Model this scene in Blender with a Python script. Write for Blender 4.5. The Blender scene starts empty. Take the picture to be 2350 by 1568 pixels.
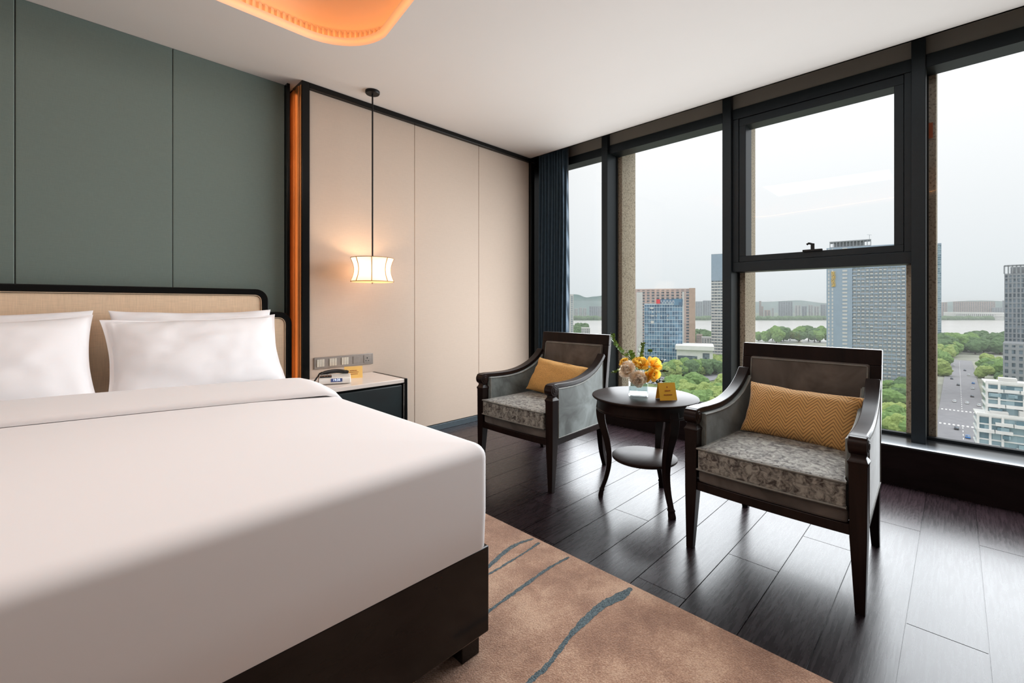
import bpy, bmesh, math, random
from mathutils import Vector, Matrix, noise
R = random.Random(7)
PI = math.pi
SC = bpy.context.scene
COL = SC.collection

# ------------------------------------------------------------------ camera
H = 1.12                       # eye height
CEIL = 2.70
TH = math.atan((2195 - 1175) / 1032.0)
FW = (math.cos(TH), math.sin(TH)); RT = (math.sin(TH), -math.cos(TH))
cam_d = bpy.data.cameras.new('camera'); cam = bpy.data.objects.new('camera', cam_d); COL.objects.link(cam)
cam.location = (0, 0, H)
cam.rotation_euler = (PI/2, 0, TH - PI/2)
cam_d.sensor_width = 36.0; cam_d.lens = 36.0 * 1032 / 2350
cam_d.shift_x = 0.0; cam_d.shift_y = -84.0 / 2350
cam_d.clip_start = 0.05; cam_d.clip_end = 12000
SC.camera = cam

# ------------------------------------------------------------------ world, light, exposure
SC.view_settings.view_transform = 'Standard'; SC.view_settings.look = 'None'
SC.view_settings.gamma = 1.0; SC.view_settings.use_curve_mapping = False
SC.view_settings.exposure = 0.0
SC.cycles.use_denoising = True
SC.cycles.max_bounces = 8; SC.cycles.diffuse_bounces = 5; SC.cycles.glossy_bounces = 4
SC.cycles.transmission_bounces = 6; SC.cycles.transparent_max_bounces = 16; SC.cycles.volume_bounces = 0
SC.cycles.sample_clamp_indirect = 6.0
SC.cycles.caustics_reflective = False; SC.cycles.caustics_refractive = False

w = bpy.data.worlds.new('overcast_sky'); SC.world = w; w.use_nodes = True
nt = w.node_tree; nt.nodes.clear()
out = nt.nodes.new('ShaderNodeOutputWorld'); bg = nt.nodes.new('ShaderNodeBackground')
tc = nt.nodes.new('ShaderNodeTexCoord'); sp = nt.nodes.new('ShaderNodeSeparateXYZ'); cr = nt.nodes.new('ShaderNodeValToRGB')
nt.links.new(tc.outputs['Generated'], sp.inputs[0]); nt.links.new(sp.outputs[2], cr.inputs[0])
el = cr.color_ramp.elements
el[0].position = 0.0; el[0].color = (0.36, 0.385, 0.395, 1)
el[1].position = 1.0; el[1].color = (1.0, 1.0, 1.0, 1)
for _p, _c in ((0.10, (0.405, 0.42, 0.43)), (0.28, (0.475, 0.48, 0.485)), (0.5, (0.60, 0.60, 0.605))):
    e = el.new(_p); e.color = (*_c, 1)
nt.links.new(cr.outputs[0], bg.inputs[0]); bg.inputs[1].default_value = 2.2   # overcast: the zenith is brighter than the horizon
nt.links.new(bg.outputs[0], out.inputs[0])

def area_light(name, loc, rot, sx, sy, power, col, spread=PI):
    d = bpy.data.lights.new(name, 'AREA'); d.shape = 'RECTANGLE'; d.size = sx; d.size_y = sy
    d.energy = power; d.color = col; d.spread = spread
    o = bpy.data.objects.new(name, d); COL.objects.link(o); o.location = loc; o.rotation_euler = rot
    return o
# added area lights just inside the panes, boosting the window light
for _k in range(8):
    area_light('daylight_boost', (3.742, 1.17, 0.42 + 0.29*_k), (0, math.radians(70), 0), 0.29, 3.35, 21.5, (0.91, 0.96, 1.0), math.radians(165))
# unseen overhead fills, added to brighten the bed top and the room
area_light('ceiling_fill', (0.05, 1.40, 2.96), (0, 0, 0), 1.5, 1.5, 24, (1.0, 0.96, 0.93))
area_light('ceiling_fill', (-1.2, -1.2, 2.66), (0, 0, 0), 0.4, 0.4, 8, (1.0, 0.93, 0.86))

# ------------------------------------------------------------------ material helpers
def lin(c):
    return tuple(((v/255)/12.92 if v/255 <= 0.04045 else ((v/255+0.055)/1.055)**2.4) for v in c)
class N:
    def __init__(s, name):
        s.m = bpy.data.materials.new(name); s.m.use_nodes = True; s.t = s.m.node_tree
        s.b = s.t.nodes['Principled BSDF']; s.o = s.t.nodes['Material Output']
    def n(s, k, **kw):
        x = s.t.nodes.new('ShaderNode' + k)
        for a, b in kw.items(): setattr(x, a, b)
        return x
    def l(s, a, b): s.t.links.new(a, b)
    def set(s, **kw):
        for k, v in kw.items():
            i = s.b.inputs[k.replace('_', ' ')]
            i.default_value = (*v, 1) if isinstance(v, tuple) and len(v) == 3 else v
    def coord(s, scale=(1, 1, 1), kind='Object', rot=(0, 0, 0)):
        tc = s.n('TexCoord'); mp = s.n('Mapping'); mp.inputs['Scale'].default_value = scale
        mp.inputs['Rotation'].default_value = rot
        s.l(tc.outputs[kind], mp.inputs[0]); return mp.outputs[0]
    def noise(s, vec, scale, detail=3, rough=0.5, dist=0.0):
        x = s.n('TexNoise'); x.inputs['Scale'].default_value = scale; x.inputs['Detail'].default_value = detail
        x.inputs['Roughness'].default_value = rough; x.inputs['Distortion'].default_value = dist
        if vec is not None: s.l(vec, x.inputs['Vector'])
        return x.outputs['Fac']
    def ramp(s, fac, stops):
        r = s.n('ValToRGB'); e = r.color_ramp.elements
        e[0].position, e[0].color = stops[0][0], (*stops[0][1], 1)
        e[1].position, e[1].color = stops[-1][0], (*stops[-1][1], 1)
        for p, c in stops[1:-1]:
            x = e.new(p); x.color = (*c, 1)
        s.l(fac, r.inputs[0]); return r.outputs[0]
    def bump(s, h, strength=0.3, dist=0.01):
        b = s.n('Bump'); b.inputs['Strength'].default_value = strength; b.inputs['Distance'].default_value = dist
        s.l(h, b.inputs['Height']); s.l(b.outputs[0], s.b.inputs['Normal'])
def plain(name, c, rough=0.5, metal=0.0, nscale=0, namt=0.12, bump=0, bscale=0, **kw):
    m = N(name); m.set(Base_Color=c, Roughness=rough, Metallic=metal, **kw)
    if nscale:
        v = m.coord(); f = m.noise(v, nscale, 4)
        m.l(m.ramp(f, [(0.3, tuple(x*(1-namt) for x in c)), (0.7, tuple(min(1, x*(1+namt)) for x in c))]), m.b.inputs['Base Color'])
    if bump:
        v = m.coord(); m.bump(m.noise(v, bscale or 60, 3), bump, 0.004)
    return m.m
def fabric(name, c, rough=0.9, weave=700, amt=0.1, bump=0.15, sheen=0.0):
    m = N(name); m.set(Roughness=rough, Sheen_Weight=sheen)
    v1 = m.coord((1, 1, 0.05)); v2 = m.coord((0.05, 0.05, 1))
    a = m.noise(v1, weave, 2); b = m.noise(v2, weave, 2)
    mx = m.n('Math', operation='ADD'); m.l(a, mx.inputs[0]); m.l(b, mx.inputs[1])
    hf = m.n('Math', operation='MULTIPLY'); m.l(mx.outputs[0], hf.inputs[0]); hf.inputs[1].default_value = 0.5
    m.l(m.ramp(hf.outputs[0], [(0.35, tuple(x*(1-amt) for x in c)), (0.65, tuple(min(1, x*(1+amt)) for x in c))]), m.b.inputs['Base Color'])
    m.bump(hf.outputs[0], bump, 0.001); return m.m
def wood(name, c1, c2, rough=0.3, scale=(1, 1, 8), coat=0.3):
    m = N(name); m.set(Roughness=rough, Coat_Weight=coat*0.3, Coat_Roughness=0.15, Specular_IOR_Level=0.16)
    v = m.coord(scale); f = m.noise(v, 12, 6, 0.6, 1.0)
    m.l(m.ramp(f, [(0.3, c1), (0.7, c2)]), m.b.inputs['Base Color']); m.bump(f, 0.08, 0.002); return m.m
def emis(name, c, s, base=(0.8, 0.8, 0.8)):
    m = N(name); m.set(Base_Color=base, Emission_Color=c, Emission_Strength=s, Roughness=0.6); return m.m

def velvet(name, dark, light, scale=9, contrast=(0.4, 0.62), det=5, sheen=0.5):
    m = N(name); m.set(Roughness=0.75, Sheen_Weight=sheen, Sheen_Roughness=0.35)
    v = m.coord((1, 1, 1)); f = m.noise(v, scale, det, 0.6, 0.9)
    m.l(m.ramp(f, [(contrast[0], dark), (contrast[1], light)]), m.b.inputs['Base Color'])
    m.bump(f, 0.12, 0.004); return m.m

M = {}
M['ceiling'] = plain('ceiling_paint', (0.69, 0.64, 0.60), 0.9, nscale=2, namt=0.01)
M['paint'] = plain('wall_paint', (0.40, 0.36, 0.33), 0.9, nscale=2, namt=0.02)
M['green'] = fabric('green_silk_panel', (0.122, 0.160, 0.140), 0.75, 500, 0.07, 0.08, 0.15)
M['beige'] = fabric('beige_wallcover', (0.475, 0.375, 0.30), 0.85, 420, 0.03, 0.06)
M['cream'] = fabric('cream_headboard_linen', (0.70, 0.53, 0.37), 0.85, 300, 0.09, 0.2)
M['black'] = plain('black_lacquer', (0.004, 0.004, 0.004), 0.2, nscale=5, Specular_IOR_Level=0.25)
M['blacksatin'] = plain('black_satin', (0.006, 0.005, 0.005), 0.4, nscale=5, Specular_IOR_Level=0.25)
M['bronze'] = plain('bronze_strip', (0.62, 0.30, 0.12), 0.35, 0.8, nscale=3)
M['wood'] = wood('espresso_wood', (0.007, 0.0035, 0.003), (0.020, 0.010, 0.008), 0.36, (1, 1, 0.15), 0.1)
M['woodtop'] = wood('espresso_table_top', (0.016, 0.010, 0.008), (0.032, 0.020, 0.017), 0.40, (0.12, 1, 1), 0.0)
M['woodtop'].node_tree.nodes['Principled BSDF'].inputs['Specular IOR Level'].default_value = 0.04; M['woodtop'].node_tree.nodes['Principled BSDF'].inputs['Coat Weight'].default_value = 0
M['bedwood'] = wood('black_bed_lacquer', (0.008, 0.006, 0.005), (0.014, 0.010, 0.009), 0.13, (0.3, 0.3, 1), 0.5)
M['metal'] = plain('charcoal_aluminium', (0.030, 0.040, 0.048), 0.42, 0.5, nscale=40, namt=0.04)
M['metal2'] = plain('dark_gasket', (0.006, 0.006, 0.007), 0.5, nscale=40)
M['board'] = plain('grey_pelmet_board', (0.30, 0.30, 0.28), 0.8, nscale=3, namt=0.03)
M['sill'] = plain('sill_aluminium', (0.10, 0.11, 0.12), 0.22, 0.6, nscale=6, namt=0.1)
M['basemetal'] = plain('blue_grey_skirting_metal', (0.05, 0.065, 0.075), 0.35, 0.5, nscale=30, namt=0.1)
M['basewood'] = wood('window_base_wood', (0.008, 0.005, 0.005), (0.018, 0.011, 0.012), 0.4, (1, 0.2, 1), 0.1)
M['linen'] = plain('white_cotton', (0.80, 0.785, 0.79), 0.85, bump=0.04, bscale=4, Sheen_Weight=0.1)
M['pillow'] = plain('white_pillow_cotton', (0.83, 0.82, 0.83), 0.85, bump=0.2, bscale=7)
M['marble'] = plain('white_marble', (0.74, 0.66, 0.60), 0.12, nscale=3, namt=0.06)
M['leather'] = plain('dark_green_leather', (0.002, 0.007, 0.008), 0.5, nscale=10, namt=0.5)
M['steel'] = plain('brushed_steel', (0.42, 0.38, 0.34), 0.3, 1.0, nscale=60, namt=0.1)
M['steelsw'] = plain('champagne_switch', (0.62, 0.56, 0.47), 0.35, 0.6, nscale=60, namt=0.05)
M['plate'] = plain('grey_switch_plate', (0.30, 0.26, 0.23), 0.35, 0.6, nscale=60, namt=0.05)
M['phonew'] = plain('white_phone_plastic', (0.72, 0.70, 0.66), 0.3, nscale=8, namt=0.02)
M['phoneb'] = plain('black_phone_plastic', (0.01, 0.01, 0.011), 0.25, nscale=8)
M['phonebr'] = plain('brown_phone_side', (0.13, 0.05, 0.02), 0.4, nscale=8)
M['lcd'] = emis('phone_screen', (0.03, 0.06, 0.2), 0.6, (0.01, 0.015, 0.05))
M['lcdtext'] = emis('phone_digits', (0.6, 0.75, 1.0), 1.6)
M['card'] = plain('golden_card', (0.80, 0.44, 0.035), 0.5, nscale=8, namt=0.03)
M['cardpale'] = plain('pale_gold_card', (0.86, 0.55, 0.16), 0.5, nscale=8, namt=0.03)
M['ink'] = plain('brown_ink', (0.30, 0.05, 0.01), 0.6, nscale=8)
M['curtain'] = plain('teal_blue_curtain', (0.036, 0.072, 0.11), 0.6, nscale=25, namt=0.15, Sheen_Weight=0.25)
M['vel'] = velvet('grey_green_velvet', (0.075, 0.082, 0.076), (0.20, 0.225, 0.215), 5, (0.35, 0.66), 4, 0.6)
M['velback'] = velvet('taupe_velvet', (0.065, 0.052, 0.044), (0.15, 0.125, 0.108), 4, (0.35, 0.7), 3, 0.3)
M['crush'] = velvet('crushed_velvet', (0.05, 0.040, 0.036), (0.34, 0.33, 0.29), 42, (0.38, 0.62), 6, 0.4)
M['piping'] = plain('velvet_piping', (0.20, 0.195, 0.175), 0.6, nscale=30, namt=0.2)
M['stem'] = plain('green_stem', (0.08, 0.16, 0.03), 0.6, nscale=20, namt=0.3)
M['leafy'] = plain('yellow_green_leaf', (0.16, 0.27, 0.05), 0.55, nscale=20, namt=0.3)
M['leafd'] = plain('dark_green_leaf', (0.018, 0.035, 0.02), 0.4, nscale=20, namt=0.3)
M['ypetal'] = plain('yellow_petal', (0.98, 0.66, 0.13), 0.6, nscale=25, namt=0.12)
M['cpetal'] = plain('cream_petal', (0.95, 0.84, 0.72), 0.6, nscale=25, namt=0.12)
for _k, _c in (('ypetal', (1.0, 0.66, 0.10)), ('cpetal', (1.0, 0.86, 0.70))):      # petals let light through
    _t = M[_k].node_tree; _tl = _t.nodes.new('ShaderNodeBsdfTranslucent'); _tl.inputs[0].default_value = (*_c, 1)
    _mx = _t.nodes.new('ShaderNodeMixShader'); _mx.inputs[0].default_value = 0.5
    _t.links.new(_t.nodes['Principled BSDF'].outputs[0], _mx.inputs[1]); _t.links.new(_tl.outputs[0], _mx.inputs[2])
    _t.links.new(_mx.outputs[0], _t.nodes['Material Output'].inputs[0])
M['redc'] = plain('red_flower_heart', (0.5, 0.06, 0.02), 0.6, nscale=25)
M['foam'] = plain('dark_floral_foam', (0.012, 0.016, 0.014), 0.7, nscale=25)
M['white'] = plain('white_plastic', (0.8, 0.8, 0.8), 0.4, nscale=8, namt=0.02)

def glass_pane(name, tint=(0.97, 0.985, 0.985)):
    m = N(name); m.t.nodes.remove(m.b)
    tr = m.n('BsdfTransparent'); tr.inputs[0].default_value = (*tint, 1)
    gl = m.n('BsdfGlossy'); gl.inputs['Roughness'].default_value = 0.01
    fr = m.n('Fresnel'); fr.inputs['IOR'].default_value = 1.42
    mx = m.n('MixShader'); m.l(fr.outputs[0], mx.inputs[0]); m.l(tr.outputs[0], mx.inputs[1]); m.l(gl.outputs[0], mx.inputs[2])
    m.l(mx.outputs[0], m.o.inputs[0]); return m.m
M['pane'] = glass_pane('window_glass')
M['vaseglass'] = glass_pane('clear_vase_glass', (0.86, 0.90, 0.90))
def mshade():
    m = N('translucent_lamp_fabric'); v = m.coord((1, 1, 0.02)); f = m.noise(v, 90, 2)
    m.set(Base_Color=(0.9, 0.8, 0.65), Roughness=0.9, Emission_Color=(1.0, 0.78, 0.50), Emission_Strength=0.22)
    tl = m.n('BsdfTranslucent'); tl.inputs[0].default_value = (1.0, 0.84, 0.62, 1)
    mx = m.n('MixShader'); mx.inputs[0].default_value = 0.6; m.l(m.b.outputs[0], mx.inputs[1]); m.l(tl.outputs[0], mx.inputs[2])
    m.bump(f, 0.3, 0.002); m.l(mx.outputs[0], m.o.inputs[0]); return m.m
M['shade'] = mshade()
def mfloor():
    m = N('dark_oak_planks'); a = m.n('Attribute', attribute_name='rnd')
    tc = m.n('TexCoord'); off = m.n('VectorMath', operation='MULTIPLY_ADD')
    cmb = m.n('CombineXYZ'); 
    for k in range(3): m.l(a.outputs['Fac'], cmb.inputs[k])
    m.l(cmb.outputs[0], off.inputs[0]); off.inputs[1].default_value = (31, 17, 5); m.l(tc.outputs['Object'], off.inputs[2])
    mp = m.n('Mapping'); mp.inputs['Scale'].default_value = (0.16, 1.0, 1); m.l(off.outputs[0], mp.inputs[0])
    base = m.noise(mp.outputs[0], 5.0, 2, 0.5, 0.3)
    ml = m.n('Math', operation='MULTIPLY'); m.l(base, ml.inputs[0]); ml.inputs[1].default_value = 150
    sn = m.n('Math', operation='SINE'); m.l(ml.outputs[0], sn.inputs[0])          # contour rings of the grain
    fine = m.n('Mapping'); fine.inputs['Scale'].default_value = (0.06, 1, 1); m.l(off.outputs[0], fine.inputs[0])
    fn = m.noise(fine.outputs[0], 140, 3)
    s1 = m.n('Math', operation='MULTIPLY_ADD'); m.l(sn.outputs[0], s1.inputs[0]); s1.inputs[1].default_value = 0.055; m.l(fn, s1.inputs[2])
    ad = m.n('Math', operation='MULTIPLY_ADD'); m.l(a.outputs['Fac'], ad.inputs[0]); ad.inputs[1].default_value = 0.25; m.l(s1.outputs[0], ad.inputs[2])
    m.l(m.ramp(ad.outputs[0], [(0.35, (0.008, 0.005, 0.006)), (0.95, (0.024, 0.014, 0.017))]), m.b.inputs['Base Color'])
    rr = m.n('MapRange'); m.l(s1.outputs[0], rr.inputs[0]); rr.inputs[1].default_value = 0.2; rr.inputs[2].default_value = 0.8
    rr.inputs[3].default_value = 0.24; rr.inputs[4].default_value = 0.31; m.l(rr.outputs[0], m.b.inputs['Roughness'])
    m.set(Specular_IOR_Level=0.30)
    m.bump(s1.outputs[0], 0.12, 0.0010); return m.m
M['floor'] = mfloor()
def mrug():
    m = N('peach_wool_rug'); v = m.coord(); f = m.noise(v, 3.0, 6, 0.7); g = m.noise(v, 190, 2, 0.7)
    s = m.n('Math', operation='MULTIPLY_ADD'); m.l(g, s.inputs[0]); s.inputs[1].default_value = 0.5; m.l(f, s.inputs[2])
    m.l(m.ramp(s.outputs[0], [(0.58, (0.25, 0.13, 0.08)), (0.74, (0.41, 0.24, 0.155)), (0.90, (0.62, 0.42, 0.29))]), m.b.inputs['Base Color'])
    m.set(Roughness=1.0, Sheen_Weight=0.3); m.bump(g, 0.8, 0.006); return m.m
M['rug'] = mrug()
def mvein():
    m = N('blue_grey_wool_vein'); v = m.coord(); f = m.noise(v, 180, 3)
    m.l(m.ramp(f, [(0.35, (0.05, 0.075, 0.09)), (0.65, (0.15, 0.205, 0.225))]), m.b.inputs['Base Color'])
    m.set(Roughness=1.0); m.bump(f, 0.8, 0.006); return m.m
M['vein'] = mvein()
def mherring(name, scale):
    m = N(name); tc = m.n('TexCoord'); sp = m.n('SeparateXYZ'); m.l(tc.outputs['UV'], sp.inputs[0])
    a = m.n('Math', operation='MULTIPLY'); m.l(sp.outputs[0], a.inputs[0]); a.inputs[1].default_value = 3.6
    pp = m.n('Math', operation='PINGPONG'); m.l(a.outputs[0], pp.inputs[0]); pp.inputs[1].default_value = 0.5
    b = m.n('Math', operation='MULTIPLY'); m.l(sp.outputs[1], b.inputs[0]); b.inputs[1].default_value = 15
    c = m.n('Math', operation='MULTIPLY_ADD'); m.l(pp.outputs[0], c.inputs[0]); c.inputs[1].default_value = 5.4; m.l(b.outputs[0], c.inputs[2])
    fr = m.n('Math', operation='PINGPONG'); m.l(c.outputs[0], fr.inputs[0]); fr.inputs[1].default_value = 0.5
    m.l(m.ramp(fr.outputs[0], [(0.12, (0.30, 0.15, 0.05)), (0.22, (0.66, 0.37, 0.12))]), m.b.inputs['Base Color'])
    m.set(Roughness=0.8, Sheen_Weight=0.3); m.bump(fr.outputs[0], 0.4, 0.004); return m.m
M['herring'] = mherring('mustard_herringbone', 26)
M['mustard'] = plain('mustard_weave', (0.60, 0.335, 0.105), 0.85, nscale=160, namt=0.18, bump=0.4, bscale=200)
def mstone():
    m = N('speckled_granite'); v = m.coord(); f = m.noise(v, 70, 3, 0.7)
    m.l(m.ramp(f, [(0.34, (0.25, 0.19, 0.13)), (0.46, (0.72, 0.60, 0.44)), (0.66, (0.85, 0.76, 0.62))]), m.b.inputs['Base Color'])
    m.set(Roughness=0.6); return m.m
M['stone'] = mstone()

# ------------------------------------------------------------------ mesh helpers
def bx(bm, x0, x1, y0, y1, z0, z1, mat=None):
    vs = [bm.verts.new((x, y, z)) for x in (x0, x1) for y in (y0, y1) for z in (z0, z1)]
    fs = [(0, 1, 3, 2), (4, 6, 7, 5), (0, 4, 5, 1), (2, 3, 7, 6), (0, 2, 6, 4), (1, 5, 7, 3)]
    r = [bm.faces.new([vs[i] for i in f]) for f in fs]
    return vs, r
def rings(bm, rs, cap=True, close=True):
    """loft between rings of equal length"""
    vr = [[bm.verts.new(p) for p in r] for r in rs]; n = len(vr[0])
    for a, b in zip(vr, vr[1:]):
        for i in range(n if close else n - 1):
            j = (i + 1) % n; bm.faces.new((a[i], a[j], b[j], b[i]))
    if cap and close:
        bm.faces.new(list(reversed(vr[0]))); bm.faces.new(vr[-1])
    return vr
def lathe(bm, prof, c=(0, 0), n=32, cap=True):
    rs = [[(c[0] + r*math.cos(2*PI*i/n), c[1] + r*math.sin(2*PI*i/n), z) for i in range(n)] for r, z in prof]
    return rings(bm, rs, cap)
def sweep(bm, pts, rad, n=8, cap=True):
    """round tube along a polyline; rad number or list"""
    P = [Vector(p) for p in pts]; rs = []; up = Vector((0, 0, 1)); prev = None
    for i, p in enumerate(P):
        t = (P[min(i+1, len(P)-1)] - P[max(i-1, 0)]).normalized()
        if prev is None:
            a = t.cross(up) if abs(t.dot(up)) < 0.95 else t.cross(Vector((1, 0, 0)))
        else:
            a = prev - t * prev.dot(t)
        a.normalize(); prev = a; b = t.cross(a); r = rad[i] if isinstance(rad, (list, tuple)) else rad
        rs.append([p + (a*math.cos(2*PI*k/n) + b*math.sin(2*PI*k/n))*r for k in range(n)])
    return rings(bm, rs, cap)
def boxsweep(bm, pts, wd, th):
    """rectangular bar along points in an xz-plane: pts (x,y,z); width along y, thickness in plane"""
    P = [Vector(p) for p in pts]; rs = []
    for i, p in enumerate(P):
        t = (P[min(i+1, len(P)-1)] - P[max(i-1, 0)]).normalized(); nrm = Vector((0, 1, 0)).cross(t).normalized()
        W = wd[i] if isinstance(wd, (list, tuple)) else wd; T = th[i] if isinstance(th, (list, tuple)) else th
        y = Vector((0, W/2, 0)); nn = nrm * T/2
        rs.append([p + y + nn, p - y + nn, p - y - nn, p + y - nn])
    return rings(bm, rs)
def prism(bm, poly, axis, a, b):
    """poly of 2D points extruded along axis from a to b. axis y: (x,z); x: (y,z); z: (x,y)"""
    def mk(p, t): return {'y': (p[0], t, p[1]), 'x': (t, p[0], p[1]), 'z': (p[0], p[1], t)}[axis]
    return rings(bm, [[mk(p, a) for p in poly], [mk(p, b) for p in poly]])
def obj(name, bm, mat, parent=None, bevel=0, seg=2, smooth=40, subsurf=0, loc=None, rotz=None, recalc=True):
    if recalc: bmesh.ops.recalc_face_normals(bm, faces=bm.faces)
    me = bpy.data.meshes.new(name); bm.to_mesh(me); bm.free()
    for m in (mat if isinstance(mat, (list, tuple)) else [mat]): me.materials.append(m)
    if smooth:
        me.polygons.foreach_set('use_smooth', [True]*len(me.polygons))
        me.set_sharp_from_angle(angle=math.radians(smooth))
    o = bpy.data.objects.new(name, me); COL.objects.link(o)
    if parent: o.parent = parent
    if loc: o.location = loc
    if rotz is not None: o.rotation_euler = (0, 0, rotz)
    if bevel:
        b = o.modifiers.new('bevel', 'BEVEL'); b.width = bevel; b.segments = seg; b.limit_method = 'ANGLE'; b.angle_limit = math.radians(35)
        b.harden_normals = False
    if subsurf:
        s = o.modifiers.new('sub', 'SUBSURF'); s.levels = subsurf; s.render_levels = subsurf
    return o
def boxobj(name, d, mat, parent=None, bevel=0, seg=2):
    bm = bmesh.new()
    for b in (d if isinstance(d, list) else [d]): bx(bm, *b)
    return obj(name, bm, mat, parent, bevel, seg)
def tag(o, label, cat, group=None, kind=None):
    o['label'] = label; o['category'] = cat
    if group: o['group'] = group
    if kind: o['kind'] = kind
    return o
def thing(name, label, cat, loc=(0, 0, 0), rotz=0, group=None):
    o = bpy.data.objects.new(name, None); COL.objects.link(o); o.location = loc; o.rotation_euler = (0, 0, rotz)
    o.empty_display_size = 0.1
    return tag(o, label, cat, group)
def struct(o): o['kind'] = 'structure'; return o
def copy_tree(o, parent=None):
    c = o.copy(); COL.objects.link(c); c.parent = parent
    for ch in list(o.children): copy_tree(ch, c)
    return c
def spline(pts, n=8):
    """Catmull-Rom through points"""
    P = [Vector(p) for p in pts]; P = [2*P[0]-P[1]] + P + [2*P[-1]-P[-2]]; o = []
    for i in range(1, len(P)-2):
        for k in range(n):
            t = k/n; a, b, c, d = P[i-1], P[i], P[i+1], P[i+2]
            o.append(0.5*((2*b) + (c-a)*t + (2*a-5*b+4*c-d)*t*t + (3*b-a-3*c+d)*t**3))
    o.append(P[-2]); return o
def arc(cx, cy, r, a0, a1, n=8):
    return [(cx + r*math.cos(math.radians(a0+(a1-a0)*i/n)), cy + r*math.sin(math.radians(a0+(a1-a0)*i/n))) for i in range(n+1)]
def text_mesh(bm, s, size, mtx, ext=0.0005):
    c = bpy.data.curves.new('t', 'FONT'); c.body = s; c.size = size; c.extrude = ext; c.align_x = 'CENTER'; c.align_y = 'CENTER'
    o = bpy.data.objects.new('t', c); COL.objects.link(o)
    dg = bpy.context.evaluated_depsgraph_get(); me = bpy.data.meshes.new_from_object(o.evaluated_get(dg))
    me.transform(mtx); bm.from_mesh(me)
    bpy.data.objects.remove(o); bpy.data.curves.remove(c); bpy.data.meshes.remove(me)

# ------------------------------------------------------------------ room shell
WX, BY = 3.655, 3.30           # window base wall, beige wall face
GY = 3.43                      # green panels
LX, RY = -3.4, -3.2            # unseen far sides of the room
bm = bmesh.new(); rnd = []
wd = 0.2015; k0 = -16
joints = {0: 2.10, 3: 2.125, 4: 1.68, 2: 2.54, 6: 2.153, 1: 3.0, 5: 2.9, -1: 1.5, -2: 2.4}
for k in range(k0, 18):
    y0 = -0.075 + wd*k
    if y0 > 3.5: break
    x = joints.get(k, 1.0 + R.random()*1.2); L = 1.52
    while x > LX - 0.1: x -= L
    while x < 3.9:
        _, fs = bx(bm, max(x + 0.0017, LX-0.1), min(x + L - 0.0017, 3.9), y0 + 0.0017, y0 + wd - 0.0017, -0.02, 0.0)
        rnd += [R.random()]*6; x += L
bx(bm, LX-0.1, 3.9, RY-0.1, 3.6, -0.06, -0.004); rnd += [0]*6
fl = struct(obj('floor', bm, M['floor'], smooth=0))
at = fl.data.attributes.new('rnd', 'FLOAT', 'FACE'); at.data.foreach_set('value', rnd)

# ceiling with the rounded recess over the bed
def rrect(x0, x1, y0, y1, r, n=10):
    return (arc(x1-r, y1-r, r, 0, 90, n) + arc(x0+r, y1-r, r, 90, 180, n) + arc(x0+r, y0+r, r, 180, 270, n) + arc(x1-r, y0+r, r, 270, 360, n))
cx0, cx1, cy0, cy1 = -1.255, 1.36, 0.15, 2.73
def off_ring(o, r=0.34, n=10):      # a rounded rectangle narrowing away from the headboard
    return [(x + (-0.15 if x > 0.05 else 0.15)*max(0, cy1-r-y), y) for x, y in rrect(cx0+o, cx1-o, cy0+o, cy1-o, max(0.05, r-o), n)]
bm = bmesh.new()
hole = [bm.verts.new((x, y, CEIL)) for x, y in off_ring(0)]
outer = [bm.verts.new(p) for p in ((3.60, 3.6, CEIL), (LX-0.1, 3.6, CEIL), (LX-0.1, RY-0.1, CEIL), (3.60, RY-0.1, CEIL))]
es = [bm.edges.new((l[i], l[(i+1) % len(l)])) for l in (hole, outer) for i in range(len(l))]
bmesh.ops.triangle_fill(bm, use_beauty=True, edges=es)
# edge of the ceiling at the curtain recess, and the slab over the recess
bx(bm, 3.585, 3.60, RY-0.1, 3.6, CEIL, 3.02)
bx(bm, 3.60, 4.1, RY-0.1, 3.6, 3.0, 3.05)
ceil = struct(obj('ceiling', bm, M['ceiling'], smooth=0))
bm = bmesh.new()
prof = [(0.0, CEIL), (0.005, CEIL+0.012), (0.017, CEIL+0.024), (0.034, CEIL+0.031)]
rings(bm, [[(x, y, z) for x, y in off_ring(o)] for o, z in prof], cap=False)
def mlip():
    m = N('translucent_cove_lip'); m.set(Base_Color=(0.70, 0.62, 0.55), Roughness=0.8)
    tl = m.n('BsdfTranslucent'); tl.inputs[0].default_value = (0.8, 0.66, 0.52, 1); mx = m.n('MixShader'); mx.inputs[0].default_value = 0.45
    m.l(m.b.outputs[0], mx.inputs[1]); m.l(tl.outputs[0], mx.inputs[2]); m.l(mx.outputs[0], m.o.inputs[0]); return m.m
struct(obj('trim_1', bm, mlip(), smooth=60))
# pleated wall and dome of the recess
bm = bmesh.new(); N_ = 300
def ring_pts(o, z, amp=0):
    base = off_ring(o, n=40); L = []
    tot = [0]
    for i in range(len(base)): tot.append(tot[-1] + math.dist(base[i], base[(i+1) % len(base)]))
    out = []; j = 0; cxm, cym = (cx0+cx1)/2, (cy0+cy1)/2
    for k in range(N_*4):
        s = tot[-1]*k/(N_*4)
        while tot[j+1] < s: j += 1
        a, b = base[j], base[(j+1) % len(base)]; t = (s - tot[j])/max(1e-9, tot[j+1]-tot[j])
        x, y = a[0]+(b[0]-a[0])*t, a[1]+(b[1]-a[1])*t
        d = amp*(1 if k % 4 in (0, 1) else 0)
        out.append((x + (cxm-x)*d, y + (cym-y)*d, z))
    return out
rings(bm, [ring_pts(-0.05, CEIL+0.037, 0.009), ring_pts(-0.05, CEIL+0.112, 0.009)], cap=False)
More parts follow.
